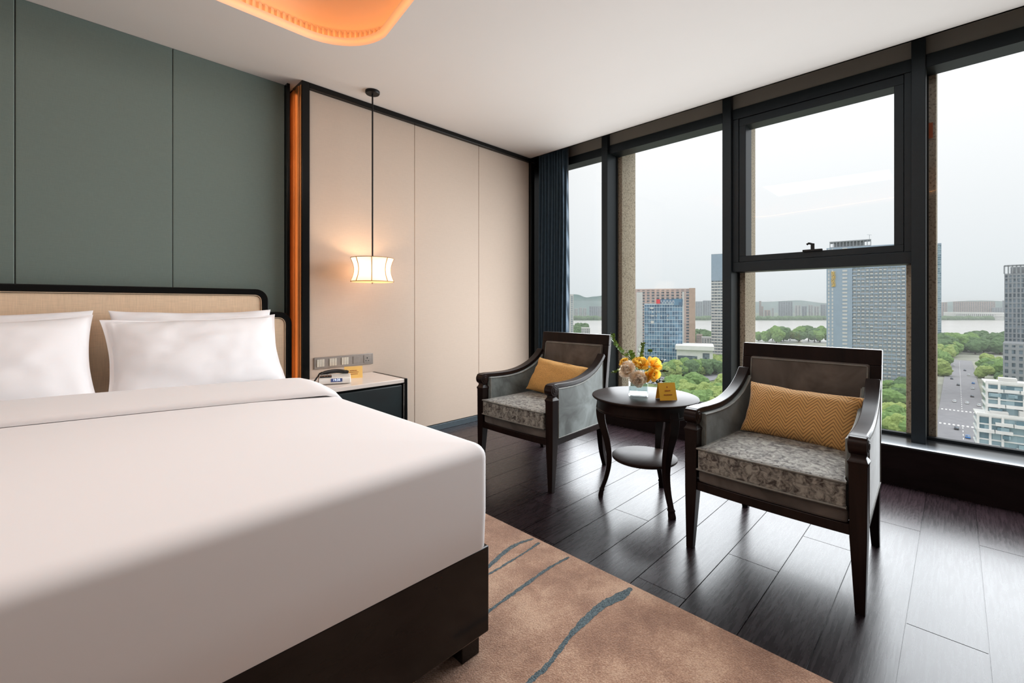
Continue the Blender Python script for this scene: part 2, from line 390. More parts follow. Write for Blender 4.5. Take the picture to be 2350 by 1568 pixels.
rings(bm, [ring_pts(-0.052, CEIL+0.108, 0), ring_pts(-0.03, CEIL+0.135, 0), ring_pts(0.03, CEIL+0.19, 0),
           ring_pts(0.12, CEIL+0.235, 0), ring_pts(0.28, CEIL+0.265, 0), ring_pts(0.5, CEIL+0.275, 0)], cap=False)
vs = [bm.verts.new((x, y, CEIL+0.275)) for x, y in off_ring(0.49, n=10)]
bm.faces.new(vs)
struct(obj('trim_2', bm, plain('amber_glow_tint', (0.74, 0.52, 0.35), 0.85, nscale=3, namt=0.02), smooth=30))  # amber tint puts part of the orange LED glow into the colour
M['led'] = emis('warm_cove_led', (1.0, 0.40, 0.10), 13)
bm = bmesh.new()
rings(bm, [[(x, y, z) for x, y in off_ring(o)] for o, z in ((-0.004, CEIL+0.044), (-0.004, CEIL+0.050), (-0.014, CEIL+0.050), (-0.014, CEIL+0.044), (-0.004, CEIL+0.044))], cap=False)
tag(obj('cove_light', bm, M['led']), 'warm orange light strip hidden in the rounded ceiling recess over the bed', 'light')

# walls
def wall(name, boxes, mat, bevel=0): return struct(boxobj(name, boxes, mat, bevel=bevel))
wall('wall_left', [(LX-0.1, LX, RY, 3.6, 0, CEIL)], M['paint'])
wall('wall_back', [(LX, 3.7, RY-0.1, RY, 0, 3.0)], M['paint'])
# headboard wall: backing, green panels, beige panels
wf = wall('wall_front', [(LX, 1.17, 3.455, 3.6, 0, CEIL), (1.17, 1.215, 3.52, 3.6, 0, CEIL), (1.215, 4.2, 3.33, 3.6, 0, 3.0)], M['blacksatin'])
gx = [1.15, 0.5, -0.152, -0.804, -1.456, -2.108, -2.76, LX]
gm = bmesh.new()
for a, b in zip(gx, gx[1:]): bx(gm, b + 0.0015, a - 0.0015, GY, 3.455, 0.0, CEIL)
o = obj('green_fabric_panels', gm, M['green'], wf, bevel=0.004, seg=3); 
bmx = bmesh.new()
for a, b in ((1.262, 2.152), (2.152, 2.879), (2.879, 3.60)): bx(bmx, a + 0.0012, b - 0.0012, BY, 3.33, 0.055, CEIL-0.038)
obj('beige_panels', bmx, M['beige'], wf, bevel=0.003, seg=2)
wall('trim_3', [(1.15, 1.17, 3.385, 3.5, 0, CEIL)], M['black'], 0.002)
wall('trim_4', [(1.208, 1.262, 3.265, 3.45, 0, CEIL), (1.262, 3.66, 3.265, 3.33, CEIL-0.038, CEIL), (3.60, 3.66, 3.27, 3.33, 0.25, CEIL)], M['black'], 0.003)
struct(boxobj('baseboard_front', [(1.262, 3.655, 3.288, 3.33, 0, 0.052)], M['basemetal'], None, 0.002))
# glowing slot between the two wall finishes
bm = bmesh.new(); bx(bm, 1.17, 1.208, 3.49, 3.52, 0, CEIL-0.03)
for k in range(3): bx(bm, 1.172 + k*0.013, 1.178 + k*0.013, 3.475, 3.49, 0, CEIL-0.03)
for a_, b_, x_ in ((3.275, 3.31, 1.203), (3.31, 3.35, 1.1985), (3.35, 3.40, 1.204), (3.40, 3.49, 1.200)): bx(bm, x_, 1.2075, a_, b_, 0, CEIL-0.03)
struct(obj('trim_5', bm, M['bronze'], bevel=0.002))
M['led2'] = emis('warm_slot_led', (1.0, 0.42, 0.14), 5)
bm = bmesh.new(); bx(bm, 1.1705, 1.1735, 3.408, 3.424, 0.1, CEIL-0.05)
tag(obj('slot_light', bm, M['led2']), 'vertical warm light strip glowing in the slot right of the green wall', 'light')

# window band
MUL = [3.62, 2.473, 1.320, 0.170, -0.983]
GX = 3.98
struct(boxobj('wall_right', [(WX, 3.96, RY, 3.6, 0, 0.238), (3.9, 4.3, RY, 3.6, -0.4, 0.2), (3.99, 4.3, RY, 3.6, 2.76, 3.2), (3.80, 4.3, RY, -1.02, 0.2, 3.0)], M['basewood'], None))
struct(boxobj('trim_6', [(WX-0.004, GX+0.02, RY, 3.6, 0.238, 0.25)], M['sill'], None, 0.002))
struct(boxobj('trim_7', [(3.845, 3.86, RY, 3.45, 2.69, 3.0)], M['board']))
for i, y in enumerate(MUL[1:]):
    struct(boxobj('trim_%d' % (8+i), [(3.80, GX+0.01, y-0.034, y+0.034, 0.25, 3.0)], M['metal'], None, 0.003))
    struct(boxobj('trim_%d' % (20+i), [(4.0, 4.27, y-0.077, y+0.070, -0.4, 3.2)], M['stone'], None, 0.004))
for i in range(4):
    y1, y0 = MUL[i]-0.034, MUL[i+1]+0.034
    fr = [(3.832, GX+0.012, y0, y1, 2.61, 2.692), (GX-0.03, GX+0.012, y0, y1, 0.25, 0.268)]
    op = i in (2,)
    if op:
        fr += [(3.836, GX+0.012, y0, y1, 1.385, 1.462), (3.836, GX+0.012, y0, y0+0.036, 1.462, 2.61), (3.836, GX+0.012, y1-0.045, y1, 1.462, 2.61)]
    wn = struct(boxobj('window_%d' % (i+1), fr, M['metal'], None, 0.002))
    gk = bmesh.new()
    for a in ((y0, y0+0.008), (y1-0.008, y1)): bx(gk, GX-0.012, GX+0.004, *a, 0.268, 1.385 if op else 2.61)
    obj('gasket', gk, M['metal2'], wn)
    bm = bmesh.new()
    zt = 1.385 if op else 2.61
    v = [bm.verts.new(p) for p in ((GX, y0, 0.268), (GX, y1, 0.268), (GX, y1, zt), (GX, y0, zt))]; bm.faces.new(v)
    obj('pane', bm, M['pane'], wn, smooth=0)
    if op:
        a0, a1, b0, b1 = y0+0.038, y1-0.047, 1.464, 2.608
        sash = boxobj('sash', [(3.842, GX, a0, a1, b0, b0+0.046), (3.842, GX, a0, a1, b1-0.060, b1), (3.842, GX, a0, a0+0.048, b0+0.046, b1-0.060), (3.842, GX, a1-0.05, a1, b0+0.046, b1-0.060)], M['metal'], wn, 0.002)
        bm = bmesh.new(); v = [bm.verts.new(p) for p in ((GX-0.03, a0+0.04, b0+0.03), (GX-0.03, a1-0.04, b0+0.03), (GX-0.03, a1-0.04, b1-0.04), (GX-0.03, a0+0.04, b1-0.04))]; bm.faces.new(v)
        obj('pane', bm, M['pane'], sash, smooth=0)
        bm = bmesh.new(); bx(bm, 3.825, 3.85, 0.68, 0.80, b0+0.043, b0+0.058); bx(bm, 3.828, 3.845, 0.728, 0.75, b0+0.05, b0+0.10)
        sweep(bm, [(3.836, 0.74, b0+0.095), (3.834, 0.762, b0+0.103), (3.832, 0.775, b0+0.094)], 0.008, 8)
        obj('handle', bm, M['metal2'], sash, bevel=0.002)
# orange sticker on the pane edge
tag(boxobj('sticker', [(GX-0.004, GX-0.002, 0.108, 0.132, 1.93+0.27, 2.30)], plain('orange_sticker', (0.62, 0.16, 0.06), 0.6, nscale=9), None), 'small orange sticker on the glass beside the right mullion', 'sticker')

# ------------------------------------------------------------------ rug
def gpt(px, py, z=0.012):
    u = (px-1175)/1032.; v = (700-py)/1032.; d = (FW[0]+u*RT[0], FW[1]+u*RT[1]); t = (z-H)/v; return (t*d[0], t*d[1])
bm = bmesh.new(); bx(bm, -2.2, 1.60, -1.7, 2.05, 0.0, 0.012)
for f in bm.faces: f.material_index = 0
def vein(pts, ws):
    P = [Vector((*gpt(*p), 0.0128)) for p in pts]; n = 10; S = spline(P, n); L = []
    for i, p in enumerate(S):
        t = (S[min(i+1, len(S)-1)] - S[max(i-1, 0)]).normalized(); nr = Vector((-t.y, t.x, 0))
        s = i/n; a = int(s); wv = ws[a] + (ws[min(a+1, len(ws)-1)]-ws[a])*(s-a)
        wv *= 0.64; L.append((p + nr*(wv + R.uniform(-.0025, .0025)), p - nr*(wv + R.uniform(-.0025, .0025))))
    vs = [(bm.verts.new(a), bm.verts.new(b)) for a, b in L]
    for (a, b), (c, d) in zip(vs, vs[1:]):
        f = bm.faces.new((a, b, d, c)); f.material_index = 1
        if f.normal.z < 0: f.normal_flip()
vein([(1060, 1345), (1122, 1300), (1160, 1266), (1190, 1248), (1224, 1237)], [.012, .016, .016, .014, .008])
vein([(1060, 1345), (1122, 1318), (1170, 1290), (1205, 1268), (1238, 1246)], [.006, .008, .009, .008, .010])
vein([(1060, 1450), (1122, 1404), (1160, 1375), (1210, 1340), (1260, 1304), (1306, 1279)], [.010, .010, .011, .012, .010, .008])
vein([(1190, 1590), (1222, 1560), (1262, 1522), (1300, 1470), (1345, 1422), (1382, 1390), (1425, 1368), (1449, 1350)], [.012, .013, .013, .012, .022, .026, .032, .010])
tag(obj('rug', bm, [M['rug'], M['vein']], smooth=0, recalc=False), 'peach wool rug with blue-grey veins under the bed', 'rug')

# ------------------------------------------------------------------ bed
BX0, BX1, BY0, BY1 = -0.85, 0.95, 1.04, 3.30
bed = thing('bed', 'large white-made bed with black lacquered base on the peach rug', 'bed', ((BX0+BX1)/2, (BY0+BY1)/2, 0))
bed_m = Matrix.Translation((-(BX0+BX1)/2, -(BY0+BY1)/2, 0))
def bedpart(name, bm, mat, parent=bed, **k):
    if parent is bed: bmesh.ops.transform(bm, matrix=bed_m, verts=bm.verts)
    return obj(name, bm, mat, parent, **k)
bm = bmesh.new()
bx(bm, BX0, BX1, BY0, BY0+0.03, 0.10, 0.368); bx(bm, BX1-0.03, BX1, BY0+0.03, BY1, 0.10, 0.368); bx(bm, BX0, BX0+0.03, BY0+0.03, BY1, 0.10, 0.368)
bx(bm, BX0+0.03, BX1-0.03, BY0+0.03, BY1, 0.12, 0.34)
bedpart('bed_base', bm, M['bedwood'], bevel=0.004)
for (x, y) in ((BX1-0.075, BY0+0.04), (BX0+0.01, BY0+0.04), (BX1-0.075, BY1-0.15), (BX0+0.06, BY1-0.15)):
    bm = bmesh.new(); bx(bm, x, x+0.07, y, y+0.07, 0.0121, 0.12); bedpart('bed_leg', bm, M['bedwood'], bevel=0.003)
# duvet: rounded slab, softly crowned
bm = bmesh.new()
def slab(bm, x0, x1, y0, y1, z0, z1, r, nx=36, ny=40, crown=0.0, zf=None, skew=None):
    """rounded-edge draped slab as a grid: parameter s runs up the side, across, and down"""
    def line(a, b, n):
        pts = []; w_ = b - a
        pts.append((a, 0.0)); pts.append((a, 0.5))
        for k in range(0, 7):
            t = PI/2*k/6; pts.append((a + r*(1-math.cos(t)), ('r', math.sin(t))))
        for k in range(1, n): pts.append((a + r + (w_-2*r)*k/n, ('r', 1.0)))
        for k in range(6, -1, -1):
            t = PI/2*k/6; pts.append((b - r*(1-math.cos(t)), ('r', math.sin(t))))
        pts.append((b, 0.5)); pts.append((b, 0.0)); return pts
    X = line(x0, x1, nx); Y = line(y0, y1, ny)
    def h(c):
        return c[1] if isinstance(c, tuple) else None
    g = []
    for x, hx in X:
        row = []
        for y, hy in Y:
            # height from the lower of the two edge profiles
            def zz(q): return (z0 + (z1-r-z0)*q) if not isinstance(q, tuple) else (z1 - r + r*q[1])
            z = min(zz(hx), zz(hy))
            cr_ = crown*max(0, 1-((x-(x0+x1)/2)/((x1-x0)/2))**4)*max(0, 1-((y-(y0+y1)/2)/((y1-y0)/2))**4)
            yy = y + (skew*(x - x0) if skew else 0)
            row.append(bm.verts.new((x, yy, z + cr_)))
        g.append(row)
    for a, b in zip(g, g[1:]):
        for i in range(len(a)-1):
            bm.faces.new((a[i], b[i], b[i+1], a[i+1]))
def rounded_cover(bm, x0, x1, y0, y1, z0, z1, r, rc, crown=0.0, skew=0.0, nc=8):
    """closed cover made of stacked rounded-rectangle rings (rc = corner radius in plan)"""
    def ring(o, z):
        P = []
        for p in rrect(x0+o, x1-o, y0+o, y1-o, max(0.01, rc-o*0.6), nc): P.append((p[0], p[1] + skew*(p[0]-x0), z))
        return P
    rs = [ring(0.012, z0), ring(0.004, z0+0.02), ring(0, z0+(z1-z0)*0.4), ring(0, z1-r)]
    for k in range(1, 8):
        t = PI/2*k/7; rs.append(ring(r*(1-math.cos(t)), z1-r+r*math.sin(t)))
    for f in (0.12, 0.25, 0.45, 0.7): rs.append([(x, y, z1+crown*(1-(1-f)**2)) for x, y, _ in ring(r+f*0.5*min(x1-x0, y1-y0), z1)])
    rings(bm, rs, cap=True)
rounded_cover(bm, BX0-0.002, BX1+0.002, BY0-0.003, 2.42, 0.345, 0.690, 0.045, 0.035, 0.012)
for v in bm.verts: v.co.y += 0.245*(0.95 - v.co.x)*max(0, (v.co.y-BY0)/1.38)
bedpart('duvet', bm, M['linen'], smooth=60)
bm = bmesh.new(); bx(bm, BX0+0.02, BX1-0.02, 2.35, BY1-0.02, 0.341, 0.60); bedpart('mattress', bm, M['linen'], bevel=0.04, seg=5)
# turned-back fold band
bm = bmesh.new(); NXS = 60; prof = []
def yf(x): return 2.336 - 0.245*(x + 0.138) + 0.012*math.sin(x*4)
band = [(0.0, 0.0), (0.0, 0.010), (0.006, 0.019), (0.02, 0.026), (0.08, 0.034), (0.2, 0.044), (0.32, 0.046), (0.385, 0.038), (0.42, 0.020), (0.44, -0.02), (0.44, -0.10)]
cols = []
side = [(-0.86, 0.33), (-0.862, 0.55), (-0.855, 0.66), (-0.83, 0.695), (-0.78, 0.704)] + [(-0.78+1.66*k/NXS, 0.705) for k in range(1, NXS)] + [(0.88, 0.704), (0.925, 0.690), (0.955, 0.655), (0.967, 0.60), (0.969, 0.5), (0.969, 0.33)]
for (x, z) in side:
    nz = 1.0 if abs(x) < 0.9 or x < 0 else 0
    wob = 0.004*math.sin(x*9) + 0.003*math.sin(x*23+1)
    col = []
    for (dy, dz) in band:
        ex = (dz*0.45 if x > 0.93 else 0) + (-dz*0.45 if x < -0.84 else 0)
        lift = dz if 0.655 < z else (dz*0.4 if z > 0.56 else 0)
        if z < 0.655 and dz < 0: lift = 0
        col.append(bm.verts.new((x + ex, yf(x) + dy + wob*(dy/0.4), z + lift - 0.006)))
    cols.append(col)
for a, b in zip(cols, cols[1:]):
    for i in range(len(a)-1): bm.faces.new((a[i], b[i], b[i+1], a[i+1]))
bedpart('duvet_fold', bm, M['linen'], smooth=70)
# headboard, stepped outline with black frame
hc = 0.05
def half():
    P = [(1.165, 0.02)] + arc(1.165-0.085, 1.072-0.085, 0.085, 0, 90, 8) + [(1.014, 1.072)] + arc(1.012-0.078, 1.226-0.078, 0.078, 0, 90, 8)
    return P
Rt = half(); Lf = [(2*hc - x, z) for x, z in reversed(Rt)]
outl = Rt + Lf
def offset(poly, d):
    out = []; n = len(poly)
    for i in range(n):
        p0, p1, p2 = Vector(poly[max(i-1, 0)]), Vector(poly[i]), Vector(poly[min(i+1, n-1)])
        a = (p1-p0); b = (p2-p1)
        if a.length < 1e-9: a = b
        if b.length < 1e-9: b = a
        a.normalize(); b.normalize(); na, nb = Vector((-a.y, a.x)), Vector((-b.y, b.x)); m = (na+nb)
        m = m.normalized() if m.length > 1e-6 else na
        k = d/max(0.3, m.dot(na)); out.append((p1.x + m.x*k, p1.y + m.y*k))
    return out
inn = offset(outl, 0.036)
hb = thing('headboard', 'stepped cream upholstered headboard with glossy black frame against the green wall', 'headboard', (hc, 3.42, 0))
def hbp(name, bm, mat, **k):
    bmesh.ops.transform(bm, matrix=Matrix.Translation((-hc, -3.42, 0)), verts=bm.verts); return obj(name, bm, mat, hb, **k)
def ribbon(bm, A, B, y0, y1):
    rs = [[(a[0], y0, a[1]), (b[0], y0, b[1]), (b[0], y1, b[1]), (a[0], y1, a[1])] for a, b in zip(A, B)]
    rings(bm, rs)
bm = bmesh.new(); ribbon(bm, outl, inn, 3.335, 3.428); hbp('frame', bm, M['black'], bevel=0.003, smooth=30)
bm = bmesh.new(); ribbon(bm, offset(outl, 0.0385), offset(outl, 0.043), 3.343, 3.36); hbp('piping', bm, M['cream'], smooth=30)
bm = bmesh.new(); pl = offset(outl, 0.046)
vv = [bm.verts.new((x, 3.352, z)) for x, z in pl]; bm.faces.new(vv)
v2 = [bm.verts.new((x, 3.352, z)) for x, z in offset(outl, 0.03)]
hbp('padding', bm, M['cream'], smooth=0)
bm = bmesh.new(); vv = [bm.verts.new((x, 3.362, z)) for x, z in offset(outl, 0.03)]; bm.faces.new(vv); hbp('backing_panel', bm, M['blacksatin'], smooth=0)

# ------------------------------------------------------------------ pillows and cushions
def pillow_mesh(a, b, T, pinch=0.10, seed=0, n=30, flange=0.0, wr=0.006):
    bm = bmesh.new(); uvl = bm.loops.layers.uv.new('UVMap'); g = {}
    def pt(u, v, s):
        x = a*u*(1 - pinch*(1-v*v)*abs(u)**3); y = b*v*(1 - pinch*1.2*(1-u*u)*abs(v)**3)
        uu, vv = min(1, abs(u)/(1-flange) if flange else abs(u)), min(1, abs(v)/(1-flange) if flange else abs(v))
        t = max(0, (1-uu**2.6))**0.55*max(0, (1-vv**2.6))**0.55
        q = noise.noise(Vector((u*2.2+seed*7, v*2.2, seed*3.1))) + 0.5*noise.noise(Vector((u*6+seed, v*5, s)))
        edge = 0.012*noise.noise(Vector((u*3+seed, v*3, 9.3)))*(abs(u) > 0.9 or abs(v) > 0.9)
        return Vector((x, y, s*(T*t + 0.0015) + wr*q*t + edge))
    for s in (1, -1):
        for i in range(n+1):
            for j in range(n+1):
                u, v = -1+2*i/n, -1+2*j/n; u = math.sin(u*PI/2); v = math.sin(v*PI/2)
                if s == -1 and (i in (0, n) or j in (0, n)): g[(s, i, j)] = g[(1, i, j)]
                else: g[(s, i, j)] = bm.verts.new(pt(u, v, s))
    for s in (1, -1):
        for i in range(n):
            for j in range(n):
                idx = ((i, j), (i+1, j), (i+1, j+1), (i, j+1)); q = [g[(s, *k)] for k in idx]
                f = bm.faces.new(q if s == 1 else q[::-1])
                for l, k in zip(f.loops, idx if s == 1 else idx[::-1]): l[uvl].uv = (math.sin((-1+2*k[0]/n)*PI/2)*a/b/2, math.sin((-1+2*k[1]/n)*PI/2)/2)
    return bm
def bed_pillow(label, X, Y, Z, tilt, seed, a=0.42, b=0.235, T=0.085, roll=0.0, yaw=0.0, flange=0.0):
    bm = pillow_mesh(a, b, T, 0.065, seed, 40, flange, 0.016)
    o = obj('pillow', bm, M['pillow'], smooth=60, recalc=False); o.location = (X, Y, Z)
    o.rotation_euler = (Matrix.Rotation(yaw, 3, 'Z') @ Matrix.Rotation(tilt, 3, 'X') @ Matrix.Rotation(roll, 3, 'Z')).to_euler()
    return tag(o, label, 'pillow', 'white pillows against the headboard')
TL = math.radians(66)
bed_pillow('white pillow with flanged edge, front one on the right half of the bed', 0.585, 3.075, 0.835, TL, 1, 0.425, 0.235, 0.088, math.radians(1.5), 0, 0.05)
bed_pillow('white pillow mostly hidden behind the right front pillow', 0.60, 3.212, 0.860, math.radians(76), 2, 0.405, 0.235, 0.06, 0.0)
bed_pillow('white pillow cut by the left frame edge, front one of the left half', -0.285, 3.065, 0.830, TL, 3, 0.425, 0.245, 0.090, math.radians(2), 0, 0.04)
bed_pillow('creased white pillow behind the left front pillow', -0.28, 3.212, 0.855, math.radians(76), 5, 0.42, 0.235, 0.06, math.radians(1))

# ------------------------------------------------------------------ nightstand with its things
ns = thing('nightstand', 'black nightstand with white marble top beside the bed', 'nightstand', (1.48, 3.055, 0))
def nsp(name, boxes, mat, parent=ns, bevel=0.002):
    return boxobj(name, [(a-1.48, b-1.48, c-3.055, d-3.055, e_, f_) for a, b, c, d, e_, f_ in boxes], mat, parent, bevel)
nsp('cabinet', [(1.195, 1.745, 2.835, 3.285, 0.08, 0.56)], M['black'])
nsp('side_frame', [(1.752, 1.775, 2.81, 3.285, 0.0, 0.592)], M['black'], bevel=0.004)
nsp('side_frame', [(1.185, 1.20, 2.81, 3.285, 0.0, 0.555)], M['black'], bevel=0.004)
nsp('marble_top', [(1.19, 1.752, 2.815, 3.285, 0.562, 0.590)], M['marble'], bevel=0.003)
nsp('drawer', [(1.215, 1.735, 2.818, 2.836, 0.31, 0.548)], M['leather'], bevel=0.006)
nsp('drawer', [(1.215, 1.735, 2.818, 2.836, 0.09, 0.30)], M['leather'], bevel=0.006)
nsp('edge_strip', [(1.742, 1.748, 2.812, 2.83, 0.05, 0.555)], M['steel'], bevel=0.001)
# phone
ph = thing('telephone', 'white hotel telephone with black handset and clock screen on the nightstand', 'telephone', (1.335, 3.02, 0.590), math.radians(-24))
bm = bmesh.new()
prism(bm, [(-0.085, 0.004), (0.085, 0.004), (0.085, 0.040), (0.045, 0.052), (-0.07, 0.040), (-0.085, 0.018)], 'x', -0.10, 0.10)
obj('body', bm, M['phonew'], ph, bevel=0.004)
bm = bmesh.new(); prism(bm, [(-0.080, 0.004), (0.083, 0.004), (0.083, 0.036), (0.045, 0.047), (-0.068, 0.036), (-0.08, 0.018)], 'x', -0.104, -0.099); obj('side_cap', bm, M['phonebr'], ph, bevel=0.002)
# sloping front holds the clock screen: front face leans back
fm = Matrix.Translation((0.01, -0.0802, 0.0275)) @ Matrix.Rotation(math.radians(56), 4, 'X')
bm = bmesh.new(); bx(bm, -0.036, 0.036, -0.012, 0.012, 0.0, 0.0016); bmesh.ops.transform(bm, matrix=fm, verts=bm.verts)
scr = obj('screen', bm, M['lcd'], ph)
bm = bmesh.new(); text_mesh(bm, '19:35', 0.021, fm @ Matrix.Translation((0, 0, 0.0024)), 0.0003); obj('digits', bm, M['lcdtext'], scr, smooth=0, recalc=False)
bm = bmesh.new(); bx(bm, -0.095, -0.02, -0.05, 0.02, 0.040, 0.049); obj('keypad', bm, M['phoneb'], ph, bevel=0.002)
bm = bmesh.new()
for i in range(4):
    for j in range(3): bx(bm, -0.09+i*0.018, -0.078+i*0.018, -0.045+j*0.02, -0.032+j*0.02, 0.049, 0.052)
obj('keys', bm, M['phonebr'], ph, bevel=0.001)
bm = bmesh.new(); S = spline([(-0.095, 0.055, 0.046), (-0.06, 0.055, 0.062), (0, 0.055, 0.070), (0.05, 0.055, 0.065), (0.085, 0.055, 0.052)], 6)
sweep(bm, S, [0.017 if i < 4 or i > len(S)-5 else 0.014 for i in range(len(S))], 12); obj('handset', bm, M['phoneb'], ph)
bm = bmesh.new(); c = [(-0.10 - 0.001*i, 0.05 - 0.0022*i + 0.008*math.sin(i*1.3), 0.055 - 0.0013*i + 0.008*math.cos(i*1.3)) for i in range(38)]
sweep(bm, c, 0.0022, 6); obj('cord', bm, M['phoneb'], ph)
def tent_card(label, loc, rotz, w_, h_, mat, lines, mat_w=None):
    t = thing('tent_card', label, 'card', loc, rotz)
    bm = bmesh.new(); th = 0.0012; d = h_*0.32
    for s in (-1, 1):
        rings(bm, [[(x, s*d, 0), (x, s*(d-th*1.5), 0), (x, 0 - s*0, h_ - th*2), (x, 0, h_)] for x in (-w_/2, w_/2)])
    obj('folded_card', bm, mat, t, smooth=0)
    bm = bmesh.new(); sl = math.atan2(h_, d)
    mt = Matrix.Translation((0, -d/2 - 0.0012, h_/2)) @ Matrix.Rotation(sl, 4, 'X')
    for (cx, cy, lw, lh) in lines:
        q = bmesh.new(); k = max(1, int(lw/lh/0.9))
        for i in range(k):
            x = cx - lw/2 + (i+0.5)*lw/k; bx(bm, x-lw/k*0.36, x+lw/k*0.30, cy-lh/2*R.uniform(.7, 1), cy+lh/2*R.uniform(.7, 1), -0.0002, 0.0004)
        q.free()
    bmesh.ops.transform(bm, matrix=mt, verts=bm.verts)
    obj('print', bm, M['ink'], t, smooth=0); return t
tent_card('pale gold tent card behind the telephone on the nightstand', (1.52, 3.13, 0.590), math.radians(-22), 0.125, 0.082, M['cardpale'], [(0.0, 0.012, 0.05, 0.006), (0, 0.0, 0.07, 0.005), (0, -0.014, 0.06, 0.005)])
# switch plate
sp_ = thing('switch_panel', 'long grey switch and socket plate on the beige wall above the nightstand', 'switch', (1.533, 3.30, 0.696))
boxobj('plate', [(-0.23, 0.23, -0.009, 0.0, -0.042, 0.042)], M['plate'], sp_, 0.002)
for i in range(3):
    for k in range(3): boxobj('rocker', [(-0.213+i*0.092+k*0.0185, -0.196+i*0.092+k*0.0185, -0.014, -0.009, -0.027, 0.027)], M['steelsw'], sp_, 0.001)
boxobj('blank_cover', [(0.062, 0.118, -0.012, -0.009, -0.027, 0.027)], M['plate'], sp_, 0.001)
bm = bmesh.new(); bx(bm, 0.150, 0.206, -0.012, -0.009, -0.030, 0.030); so = obj('socket', bm, M['plate'], sp_, bevel=0.001)
boxobj('socket_holes', [(0.175, 0.181, -0.0135, -0.0119, 0.002, 0.014), (0.163, 0.171, -0.0135, -0.0119, -0.016, -0.011), (0.185, 0.193, -0.0135, -0.0119, -0.016, -0.011)], M['metal2'], so)

# ------------------------------------------------------------------ pendant lamp
pd = thing('pendant_lamp', 'glowing white waisted drum pendant lamp hanging above the nightstand', 'lamp', (1.641, 3.073, 1.28))
bm = bmesh.new(); lathe(bm, [(0.0, CEIL-1.28), (0.052, CEIL-1.28), (0.052, CEIL-1.293), (0.048, CEIL-1.30), (0.0, CEIL-1.30)], n=32); obj('canopy', bm, M['blacksatin'], pd)
bm = bmesh.new(); lathe(bm, [(0.006, 0.16), (0.006, CEIL-1.298)], n=10); obj('rod', bm, M['blacksatin'], pd)
bm = bmesh.new(); n = 48; pr = [(0.152 - 0.024*math.sin(PI*k/10) , 0.012 + 0.172*k/10) for k in range(11)]
rings(bm, [[(r*math.cos(2*PI*i/n), r*math.sin(2*PI*i/n), z) for i in range(n)] for r, z in pr], cap=False)
sh = obj('lamp_shade', bm, M['shade'], pd)
M['shadetrim'] = plain('shade_trim', (0.30, 0.17, 0.09), 0.7, nscale=9)
bm = bmesh.new()
for k in range(8):
    a = 2*PI*(k+0.33)/8; sweep(bm, [((r+0.001)*math.cos(a), (r+0.001)*math.sin(a), z) for r, z in pr], 0.0032, 6)
for r, z in (pr[0], pr[-1]): sweep(bm, [((r+0.001)*math.cos(2*PI*i/48), (r+0.001)*math.sin(2*PI*i/48), z) for i in range(49)], 0.0028, 6, cap=False)
obj('ribs', bm, M['shadetrim'], sh)
bm = bmesh.new(); lathe(bm, [(0.0, 0.008), (0.148, 0.008), (0.148, 0.012), (0.0, 0.012)], n=48); obj('diffuser', bm, M['shade'], pd)
bm = bmesh.new(); lathe(bm, [(0.0, -0.006), (0.007, -0.004), (0.009, 0.002), (0.005, 0.008)], n=16); obj('finial', bm, M['steel'], pd)
bulb = bpy.data.lights.new('bulb', 'POINT'); bulb.energy = 5.2; bulb.color = (1.0, 0.66, 0.38); bulb.shadow_soft_size = 0.035
bo = bpy.data.objects.new('bulb', bulb); COL.objects.link(bo); bo.parent = pd; bo.location = (0, 0, 0.10)

# ------------------------------------------------------------------ curtain
bm = bmesh.new(); n = 150; lo, hi = [], []
for z in [0.256 + (2.98-0.256)*k/16 for k in range(17)]:
    row = []
    for i in range(n+1):
        s = i/n; y = 3.255 - 0.375*s
        a = 0.045 + 0.012*math.sin(s*9)
        x = 3.725 + a*math.sin(s*2*PI*9.5 + 0.4*math.sin(z*1.3)) * (0.9 + 0.1*math.sin(z*2))
        if s > 0.93: x -= 0.02*(s-0.93)/0.07
        row.append((x, y + 0.004*math.sin(z*3+s*20) - 0.015*(s*s)*math.sin(z*0.9), z))
    lo.append(row)
rings(bm, lo, cap=False, close=False)
o = obj('curtain', bm, M['curtain'], smooth=180, recalc=False)
sm = o.modifiers.new('thickness', 'SOLIDIFY'); sm.thickness = 0.002
tag(o, 'dark teal blue pleated curtain drawn into the far window corner', 'curtain')

